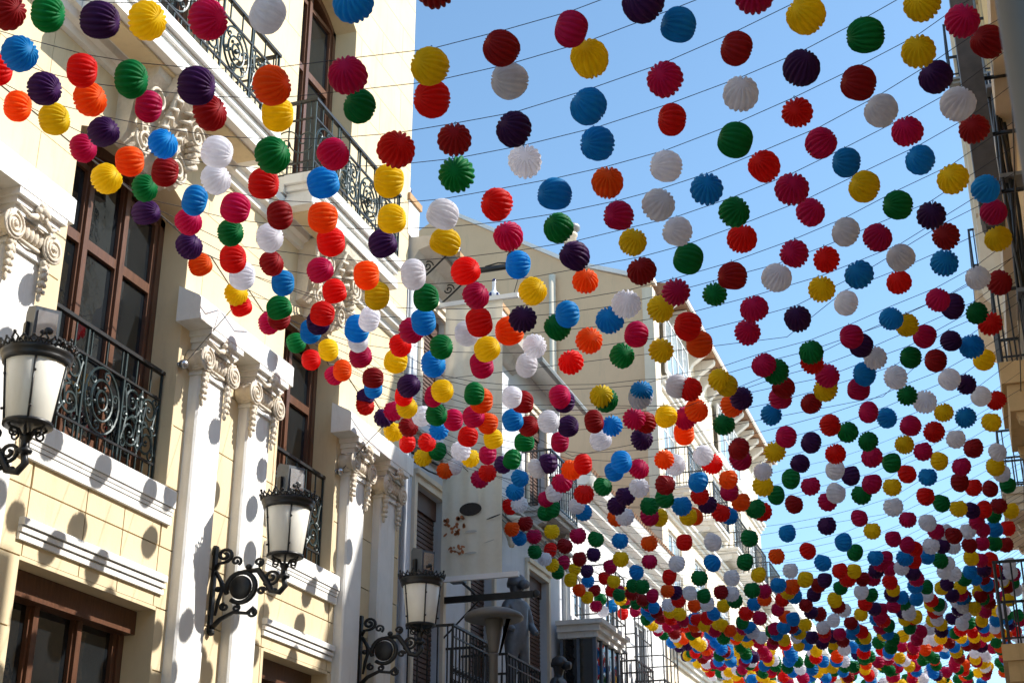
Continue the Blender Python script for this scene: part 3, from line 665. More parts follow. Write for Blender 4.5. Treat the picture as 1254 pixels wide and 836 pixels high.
# hanging banner, perpendicular to the wall
yb_ = 18.0
t = thing('hanging_banner', 'tall off white banner hanging from wall poles beside the corner building', 'banner', (-7.25, yb_, 6.15))
b = MB(); nx, nz = 24, 30
vs = []
for layer in (0, 1):
    for j in range(nz + 1):
        for i in range(nx + 1):
            u = i / nx; v = j / nz
            vs.append((.08 + .90 * u, .018 * math.sin(u * 23 + .6 * math.sin(v * 3)) * (.35 + .65 * math.sin(math.pi * v) ** .5) + layer * .004, .05 + 4.10 * v))
b.add(vs, [(l * (nx + 1) * (nz + 1) + j * (nx + 1) + i, l * (nx + 1) * (nz + 1) + j * (nx + 1) + i + 1, l * (nx + 1) * (nz + 1) + (j + 1) * (nx + 1) + i + 1, l * (nx + 1) * (nz + 1) + (j + 1) * (nx + 1) + i) for l in (0, 1) for j in range(nz) for i in range(nx)])
cloth = b.obj('cloth', 'banner', t, True)
def print_ellipse(cx, cz, rx, rz, m, n=18, rot=0.0):
    e = MB(); pts = []
    for k in range(n):
        a = 2 * math.pi * k / n; x_, z_ = rx * math.cos(a), rz * math.sin(a); pts.append((cx + x_ * math.cos(rot) - z_ * math.sin(rot), cz + x_ * math.sin(rot) + z_ * math.cos(rot)))
    e.prism(pts, 'y', -.030, -.027); o = e.obj('printed_mark', m, t); return o
print_ellipse(.52, .98, .165, .095, 'printdark'); print_ellipse(.53, .66, .09, .018, 'printgrey'); print_ellipse(.53, .36, .09, .014, 'printgrey')
print_ellipse(.86, .84, .11, .010, 'printdark', 10, .28); print_ellipse(.80, .50, .08, .006, 'printgrey', 10, .25)
random.seed(3)
for k in range(26):
    print_ellipse(.13 + .30 * random.random(), .64 + .24 * random.random(), .012 + .03 * random.random(), .010 + .022 * random.random(), 'printorange', 7, random.random() * 3)
for k in range(16):
    print_ellipse(.17 + .26 * random.random(), .36 + .11 * random.random(), .012 + .026 * random.random(), .008 + .016 * random.random(), 'printorange', 7, random.random() * 3)
for z in (.02, 4.17):
    b = MB(); b.box(-.10, 1.22, -.03, .03, z - .035, z + .035); b.obj('pole', 'whitewood', t)
b = MB(); b.box(-.10, 1.30, -.02, .02, 4.62, 4.70); b.tube(spiral((1.12, 0, 4.82), .11, .02, 1.5, R(-90), 22, 'xz', 1), .013, 5); b.tube([(1.12, 0, 4.71), (.9, 0, 4.74), (.7, 0, 4.71)], .012, 5); b.tube([(1.28, 0, 4.66), (1.15, 0, 4.2)], .006, 4); b.obj('iron_bracket', 'black', t, True)
t = thing('spotlight_arm', 'dark iron arm with a small spotlight, below the banner', 'spotlight', (XA, 18.5, 6.0))
b = MB(); b.box(0, 1.36, -.022, .022, -.045, .045); b.lathe([(.02, -.02), (.055, -.01), (.055, .01), (.02, .02)], (1.40, 0, .0), 12, 'y'); b.tube([(.02, 0, -.55), (.55, 0, -.05)], .014, 5); b.obj('arm', 'black', t)
b = MB(); b.tube([(.52, 0, .04), (.45, -.05, .12), (.36, -.10, .20)], .02, 6); b.obj('bracket', 'black', t)
b = MB(); b.box(.20, .40, -.20, -.06, .20, .36); b.obj('head', 'black', t)

# mushroom street lamp, in front of the pale house
def mushroom(loc, label, s=1.0):
    t = thing('mushroom_lamp', label, 'street lamp', loc)
    H_ = 5.18 * s
    b = MB(); b.lathe([(.10, 0), (.075, .1), (.065, 1.2), (.052, H_ - .42), (.062, H_ - .40), (.055, H_ - .38)], (0, 0, 0), 16); b.obj('pole', 'lampgrey', t, True)
    b = MB(); b.lathe([(.05, H_ - .38), (.06, H_ - .34), (.12, H_ + .02), (.11, H_ + .03)], (0, 0, 0), 16); b.obj('cone', 'lampgrey', t, True)
    b = MB()
    for k in range(3):
        a = k * 2.094 + .5; b.prism([(.07, H_ - .38), (.09, H_ - .39), (.22, H_ + .03), (.16, H_ + .03)], 'y', -.006, .006)
    b.obj('fin', 'lampgrey', t)
    b = MB(); b.lathe([(.10, .03), (.33, .015), (.362, .03), (.365, .06), (.34, .095), (.24, .14), (.12, .165), (.05, .175), (.01, .178)], (0, 0, H_), 28); b.obj('shade', 'lampgrey', t, True)
mushroom((-5.80, 16.35, 0), 'grey mushroom shaded street lamp on a pole before the pale house')

# silver figure and black figure on the far balcony
def figure(loc, label, mname, sc, seat, rot):
    t = thing('statue', label, 'statue', loc, rot)
    me = bpy.data.meshes.new('body')
    J_ = [((0, 0, .86), .15), ((0, .0, 1.08), .155), ((0, .0, 1.30), .165), ((0, 0, 1.44), .09), ((0, .0, 1.50), .06), ((.0, .02, 1.62), .115), ((.0, .02, 1.72), .105),
          ((.17, 0, 1.38), .075), ((.25, .02, 1.12), .058), ((.20, .20, .98), .045), ((-.17, 0, 1.38), .075), ((-.25, .02, 1.12), .058), ((-.20, .20, .98), .045),
          ((.10, .02, .80), .11), ((.11, .04, .46), .075), ((.11, .0, .08), .05), ((.11, .14, .04), .045), ((-.10, .02, .80), .11), ((-.11, .04, .46), .075), ((-.11, .0, .08), .05), ((-.11, .14, .04), .045)]
    E = [(0, 1), (1, 2), (2, 3), (3, 4), (4, 5), (5, 6), (2, 7), (7, 8), (8, 9), (2, 10), (10, 11), (11, 12), (0, 13), (13, 14), (14, 15), (15, 16), (0, 17), (17, 18), (18, 19), (19, 20)]
    me.from_pydata([tuple(c * sc for c in j[0]) for j in J_], E, [])
    me.materials.append(M[mname])
    o = link('body', me, t)
    md = o.modifiers.new('skin', 'SKIN'); ss = o.modifiers.new('sub', 'SUBSURF'); ss.levels = 2; ss.render_levels = 2; md.use_smooth_shade = True
    for v, (p, r) in zip(me.skin_vertices[0].data, J_): v.radius = (r * sc, r * sc)
    me.skin_vertices[0].data[0].use_root = True
    b = MB(); b.lathe([(.135, -.03), (.14, .02), (.12, .09), (.07, .13), (.01, .145)], (0, .02, 1.66), 16); b.tube([(0, .10, 1.65), (0, .22, 1.63)], [.08, .06], 8)
    for i in range(len(b.v)): b.v[i] = tuple(c * sc for c in b.v[i])
    b.obj('cap', mname, t, True)
    b = MB(); b.ball((0, .145, 1.58), .022, 6, 4); b.ball((.04, .125, 1.62), .014, 6, 4); b.ball((-.04, .125, 1.62), .014, 6, 4); b.box(-.03, .03, .118, .128, 1.535, 1.545)
    for i in range(len(b.v)): b.v[i] = tuple(c * sc for c in b.v[i])
    b.obj('face', mname, t, True)
    b = MB(); b.box(-.28, .28, -.24, .30, -.40, -.002); b.obj('plinth', 'greywall', t)
figure((-6.90, 20.45, 4.762), 'silver grey statue standing behind the railing of the far balcony', 'silver', 1.12, False, R(-120))
figure((-6.80, 22.3, 4.05), 'black statue beside a slatted shutter next to the glazed bay', 'darkfig', 1.0, False, R(-100))

# ------------------------------------------------------------------ third building: white house with cornice, cages and a glazed bay
wh, S = house('white_house', 'white house with wide grey cornice and iron balcony cages, before the tall beige building', (-7.3, 28.4, 0))
wins = [(25.0, 26.0, 5.6, 7.9), (27.2, 28.2, 5.6, 7.9), (29.6, 30.6, 5.6, 7.9)]
mb = MB(); wall_boxes(mb, -7.7, XF, 24.42, 32.42, 0, 9.55, wins); mb.box(-14, -7.71, 24.42, 32.42, 0, 9.5); S(mb, 'wall', 'whitewall')
for q in wins: glazed_window(S, XF, *q, cols=2, rows=3, pane='glass')
for prof in ([(XF - .01, 9.02), (XF + .10, 9.04), (XF + .14, 9.16), (XF + .26, 9.2), (XF + .3, 9.33), (XF - .01, 9.34)], [(XF - .01, 9.345), (XF + .38, 9.345), (XF + .48, 9.42), (XF + .55, 9.58), (XF - .01, 9.62)]):
    mb = MB(); mb.prism(prof, 'y', 24.40, 32.43); S(mb, 'cornice', 'white')
mb = MB(); mb.prism([(XF + .40, 9.625), (XF + .52, 9.64), (XF - 2.0, 10.7), (XF - 2.0, 10.5)], 'y', 24.42, 32.42); S(mb, 'roof', 'zinc')
for k in range(46):
    y = 24.5 + k * .172; mb = MB(); mb.tube([(XF + .50, y, 9.70), (XF - 1.9, y, 10.72)], .06, 6); S(mb, 'roof_tile', 'tile')
mb = MB(); mb.tube([(XF + .06, 24.46, .2), (XF + .06, 24.46, 9.3)], .05, 8); S(mb, 'downpipe', 'white', smooth=True)
def cage(y0, y1, z0, h, xo):
    bl = bar_balcony(S, XF, xo, y0, y1, z0, 1.0, 'white', step=.2)
    s = MB()
    for y in (y0 + .03, (y0 + y1) / 2, y1 - .03): s.tube([(xo - .05, y, z0), (xo - .05, y, z0 + h)], .016, 5)
    for z in (z0 + 1.5, z0 + h): s.tube([(XF, y0 + .03, z), (xo - .05, y0 + .03, z), (xo - .05, y1 - .03, z), (XF, y1 - .03, z)], .014, 5)
    for y in (y0 + .35, y1 - .35): s.tube([(xo - .05, y, z0 + 1), (xo - .05, y, z0 + h)], .010, 5)
    S(s, 'cage', 'black', bl)
cage(25.0, 26.3, 5.6, 2.4, -6.62); cage(27.0, 28.4, 5.6, 2.3, -6.62); cage(29.4, 30.8, 5.6, 2.3, -6.62)
t = thing('glazed_bay', 'dark glazed bay window with white cornice on the white house', 'bay window', (XF, 23.9, 4.4))
b = MB(); b.box(.02, .72, -.02, 1.62, 0, .12); b.box(.02, .70, 0, 1.6, .12, .55); b.obj('base', 'greywall', t)
for z0, z1, e in ((2.05, 2.15, .04), (2.151, 2.26, .10), (2.261, 2.34, .17)):
    b = MB(); b.box(.02, .70 + e, -e, 1.6 + e, z0, z1); b.obj('cornice', 'white', t)
for y in (0, .38, .78, 1.18, 1.54):
    b = MB(); b.box(.64, .70, y, y + .06, .551, 2.05); b.obj('post', 'bluedark', t)
for x in (.05, .35):
    b = MB(); b.box(x, x + .05, 0.001, .06, .551, 2.05); b.obj('post', 'bluedark', t)
b = MB(); b.box(.66, .675, .061, 1.54, .56, 2.04); b.obj('pane', 'glass', t); b = MB(); b.box(.10, .64, .02, .035, .56, 2.04); b.obj('pane', 'glass', t)

# ------------------------------------------------------------------ tall beige building
tb, S = house('beige_building', 'tall beige building with plain gable wall, white galleries and bracketed eaves', (-7.3, 40.2, 0))
Y0, Y1 = 32.46, 48.0
wins = []
for fl, (z0, z1) in enumerate(((4.6, 7.2), (8.3, 10.9), (11.9, 14.2))):
    for k, y in enumerate((33.3, 36.4, 39.6, 42.8, 45.6)): wins.append((y, y + 1.5, z0, z1))
top = [(33.2 , 36.0, 14.95, 16.55), (40.2, 43.6, 14.95, 16.55)]
mb = MB(); wall_boxes(mb, -7.75, XF, Y0 + .35, Y1, 0, 17.0, wins + top); mb.box(-16, -7.76, Y0 + .35, Y1, 0, 16.9); S(mb, 'wall', 'beigelight')
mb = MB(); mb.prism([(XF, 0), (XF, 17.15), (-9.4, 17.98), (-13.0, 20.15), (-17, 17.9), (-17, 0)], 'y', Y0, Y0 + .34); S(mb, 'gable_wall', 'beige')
for za, zb in ((6.0, 6.04), (8.0, 8.05), (11.2, 11.25), (14.2, 14.25)):
    pass
mb = MB(); mb.box(XF - .22, XF, Y0 - .05, Y0 - .001, 0, 17.0); mb.box(XF + .001, XF + .055, Y0 - .05, Y0 + .55, 0, 17.0); S(mb, 'quoin_strip', 'beigelight')
mb = MB(); mb.tube([(-9.9, Y0 - .10, 0), (-9.9, Y0 - .10, 17.7)], .09, 10); S(mb, 'downpipe', 'beigelight', smooth=True)
mb = MB(); mb.prism([(-7.2, 17.16), (-7.2, 17.28), (-9.4, 18.1), (-13.0, 20.28), (-13.0, 20.16), (-9.4, 17.985)], 'y', Y0 - .06, Y0 + .30); S(mb, 'gable_coping', 'whitewall')
mb = MB(); mb.lathe([(.17, 0), (.17, 1.15), (.20, 1.16), (.20, 1.22), (.12, 1.23)], (-9.55, Y0 + .45, 17.9), 14); S(mb, 'chimney', 'beigelight', smooth=True)
mb = MB(); mb.lathe([(.10, 0), (.27, .12), (.28, .20), (.05, .24)], (-9.55, Y0 + .45, 19.14), 14); S(mb, 'chimney_cap', 'zinc', smooth=True)
mb = MB(); mb.prism([(XF - .01, 16.98), (-6.66, 17.02), (-6.62, 17.06), (-6.62, 17.12), (-6.60, 17.16), (-9.4, 17.8), (-13, 19.8), (-13, 19.6), (-9.4, 17.6), (XF - .01, 17.15)], 'y', Y0 + .36, Y1 + .3); S(mb, 'roof', 'tile')
mb = MB(); mb.box(-6.64, -6.58, Y0 + .36, Y1 + .3, 17.0, 17.08); S(mb, 'eave_board', 'white')
for k in range(17):
    y = Y0 + .8 + k * .92
    mb = MB(); mb.prism([(XF, 16.97), (XF + .58, 16.97), (XF + .56, 16.86), (XF + .36, 16.72), (XF + .12, 16.55), (XF, 16.3)], 'y', y - .11, y + .11); S(mb, 'eave_bracket', 'white')
for a, b_, c, d in wins: glazed_window(S, XF, a, b_, c, d, cols=2, rows=4)
for a, b_, c, d in top: glazed_window(S, XF + .14, a, b_, c, d, cols=4, rows=2, depth=.02)
for z in (7.6, 11.2, 14.5):
    for z0, z1, e in ((z, z + .10, .07), (z + .101, z + .20, .15), (z + .201, z + .28, .22)):
        mb = MB(); mb.box(XF - .01, XF + e, Y0 + .56, Y1, z0, z1); S(mb, 'string_course', 'white')
for z in (8.25, 11.85):
    for y0, y1 in ((33.0, 35.1), (36.1, 38.2), (39.3, 41.4), (42.5, 44.6), (45.3, 47.4)):
        bar_balcony(S, XF, -6.62, y0, y1, z, 1.0, 'white', 'black', step=.16)
# white timber galleries standing out of the front
for y0, y1, z0, z1 in ((33.4, 35.6, 8.3, 11.0),):
    pass

# ------------------------------------------------------------------ far buildings
def far_house(name, label, x0, x1, y0, y1, h, m, face, nw, floors):
    t, S = house(name, label, ((x0 + x1) / 2, (y0 + y1) / 2, 0))
    xf = x1 if face > 0 else x0
    wins = [(y0 + (k + .3) * (y1 - y0) / nw, y0 + (k + .3) * (y1 - y0) / nw + 1.2, z, z + 2.2) for k in range(nw) for z in floors]
    mb = MB(); wall_boxes(mb, min(xf, xf - face * .4), max(xf, xf - face * .4), y0, y1, 0, h, wins); mb.box(min(xf - face * .41, x0 if face > 0 else x1), max(xf - face * .41, x0 if face > 0 else x1), y0, y1, 0, h - .05); S(mb, 'wall', m)
    for q in wins: glazed_window(S, xf, *q, sgn=face, cols=2, rows=3, pane='glass')
    mb = MB(); mb.box(min(xf, xf + face * .4), max(xf, xf + face * .4), y0 - .1, y1 + .1, h - .35, h + .1); S(mb, 'cornice', 'white')
    for z in floors:
        for k in range(nw):
            y = y0 + (k + .3) * (y1 - y0) / nw; bar_balcony(S, xf, xf + face * .6, y - .3, y + 1.5, z - .05, 1.0, 'white', 'black', step=.2)
    return t
far_house('far_house', 'pale far house at the end of the left row, behind the lanterns', -17, -7.2, 48.6, 66, 13.0, 'whitewall', 1, 4, (4.5, 8.3))
far_house('street_end_house', 'low ochre house closing the far left of the street', -17, -6.9, 66.5, 86, 12.5, 'beigelight', 1, 4, (4.5, 8.3))

# ------------------------------------------------------------------ right side of the street (in shade)
XR = 0.80
rb, S = house('ochre_building', 'ochre rendered building with iron balconies at the right edge', (XR, 12, 0))
wins = [(7.6, 8.7, 4.7, 7.2), (13.0, 14.2, 4.7, 7.2), (16.9, 18.0, 7.9, 8.95), (7.6, 8.7, 8.3, 9.8), (17.9, 19.1, 4.8, 7.2)]
mb = MB(); wall_boxes(mb, XR, XR + .4, -12, 9.3, 0, 10.4, wins); wall_boxes(mb, XR, XR + .4, 9.301, 19.78, 0, 9.3, wins); mb.box(XR + .41, 9, -12, 9.3, 0, 10.35); mb.box(XR + .41, 9, 9.301, 19.78, 0, 9.25); S(mb, 'wall', 'ochre')
for q in wins: shutter_window(S, XR, *q, sgn=-1, frame='beigelight')
bar_balcony(S, XR, .03, 17.4, 19.75, 4.74, .98, 'ochre', 'black', th=.42, step=.12, scroll=True)
bar_balcony(S, XR, .42, 16.6, 18.3, 7.88, .95, 'ochre', 'black', th=.6, step=.12, scroll=True)
mb = MB(); mb.box(XR - .22, XR + .01, -12, 9.3, 10.1, 10.42); S(mb, 'cornice', 'beigelight')
mb = MB(); mb.box(XR - .18, XR + .01, 9.31, 19.79, 9.0, 9.32); S(mb, 'cornice', 'beigelight')
r2, S = house('tall_ochre_building', 'taller cream building with a bay and balconies behind the lanterns on the right', (1.0, 27, 0))
XS = 1.0
wins = [(y, y + 1.2, z, z + 2.4) for y in (24.3, 26.0) for z in (4.9, 8.6, 12.4)]
mb = MB(); wall_boxes(mb, XS, XS + .4, 19.82, 27.6, 0, 16.2, wins); mb.box(XS + .41, 10, 19.82, 27.6, 0, 16.15); S(mb, 'wall', 'ochre')
for q in wins: glazed_window(S, XS, *q, sgn=-1, cols=2, rows=3, pane='glass')
mb = MB(); mb.box(.54, XS - .001, 20.9, 23.6, 11.9, 15.8); S(mb, 'bay', 'beigelight')
for k, (a, b_) in enumerate(((20.9, 21.05), (21.2, 21.3), (23.2, 23.3), (23.45, 23.6))):
    mb = MB(); mb.box(.50, .539, a, b_, 12.0, 15.75); S(mb, 'bay_moulding', 'beigelight')
for k in range(4):
    mb = MB(); x_ = .56 + k * .11; mb.box(x_, x_ + .05, 20.87, 20.899, 12.0, 15.75); S(mb, 'bay_moulding', 'beigelight')
mb = MB(); mb.prism([(.50, 11.9), (.50, 11.75), (.7, 11.5), (XS, 11.2), (XS, 11.899), (.9, 11.899)], 'y', 20.88, 23.62); S(mb, 'bay_foot', 'beigelight')
for z in (8.5, 12.3):
    for y in (24.05, 25.8): bar_balcony(S, XS, .38, y, y + 1.6, z, 1.0, 'beigelight', 'black', th=.26, step=.16)
for y in (24.05, 25.8): bar_balcony(S, XS, .38, y, y + 1.6, 4.85, 1.0, 'beigelight', 'black', th=.26, step=.16)
bar_balcony(S, XS, .36, 19.84, 20.85, 13.85, 1.0, 'zinc', 'black', th=.08, step=.3, corbel=False)
mb = MB(); mb.tube([(.86, 19.9, 0), (.86, 19.9, 15.8)], .06, 8); S(mb, 'downpipe', 'zinc', smooth=True)
mb = MB(); mb.box(XS - .3, XS + .1, 19.8, 27.65, 15.85, 16.25); S(mb, 'cornice', 'beigelight')
far_house('right_far_house', 'pale far building on the right side behind the densest lanterns', .95, 10, 27.8, 58, 7.6, 'beigelight', -1, 7, (2.6,))
far_house('right_end_house', 'last building of the right row', .9, 10, 58.5, 84, 8, 'greywall', -1, 4, (3.0,))
t = thing('blade_sign', 'dark vertical sign hanging beside the ochre wall at right', 'sign', (.43, 12.1, 7.4))
b = MB(); b.prism([(-.10, .10), (-.07, .03), (0, 0), (.07, .03), (.10, .10), (.10, 3.9), (-.10, 3.9)], 'y', -.12, .12); b.obj('panel', 'darksign', t)
b = MB(); b.box(-.105, -.1005, -.10, .10, .15, 3.8); b.obj('face', 'zinc', t)
b = MB()
for z in (.4, 1.0, 1.6): b.tube([(.10, 0, z), (.37, 0, z)], .02, 6)
b.obj('bracket', 'black', t, True)
t = thing('cable_bundle', 'dark bundle of cables running down the ochre wall at right', 'cables', (.66, 12.9, 5.6))
random.seed(5)
for k in range(7):
    b = MB(); ph_ = random.random() * 6
    b.tube([(-.05 + .02 * math.sin(ph_ + i * .9 + k) + (k % 3) * .035, (k - 3) * .03 + .025 * math.cos(ph_ + i * .7), i * .3) for i in range(14)], .018, 5); b.obj('cable', 'black', t, True)
b = MB()
for z in (.3, 1.5, 2.7, 3.7): b.box(-.09, .14, -.13, .13, z, z + .04)
b.obj('clip', 'zinc', t)
t = thing('post', 'grey post close to the camera at the top right corner', 'post', (.245, 2.5, 0))
b = MB(); b.lathe([(.13, 0), (.13, .3), (.095, .34), (.093, 5.2), (.11, 5.22), (.11, 5.3), (.02, 5.34)], (0, 0, 0), 20); b.obj('shaft', 'lampgrey', t, True)
b = MB(); b.lathe([(.12, .6), (.12, .66)], (0, 0, 0), 20); b.obj('band', 'zinc', t, True)

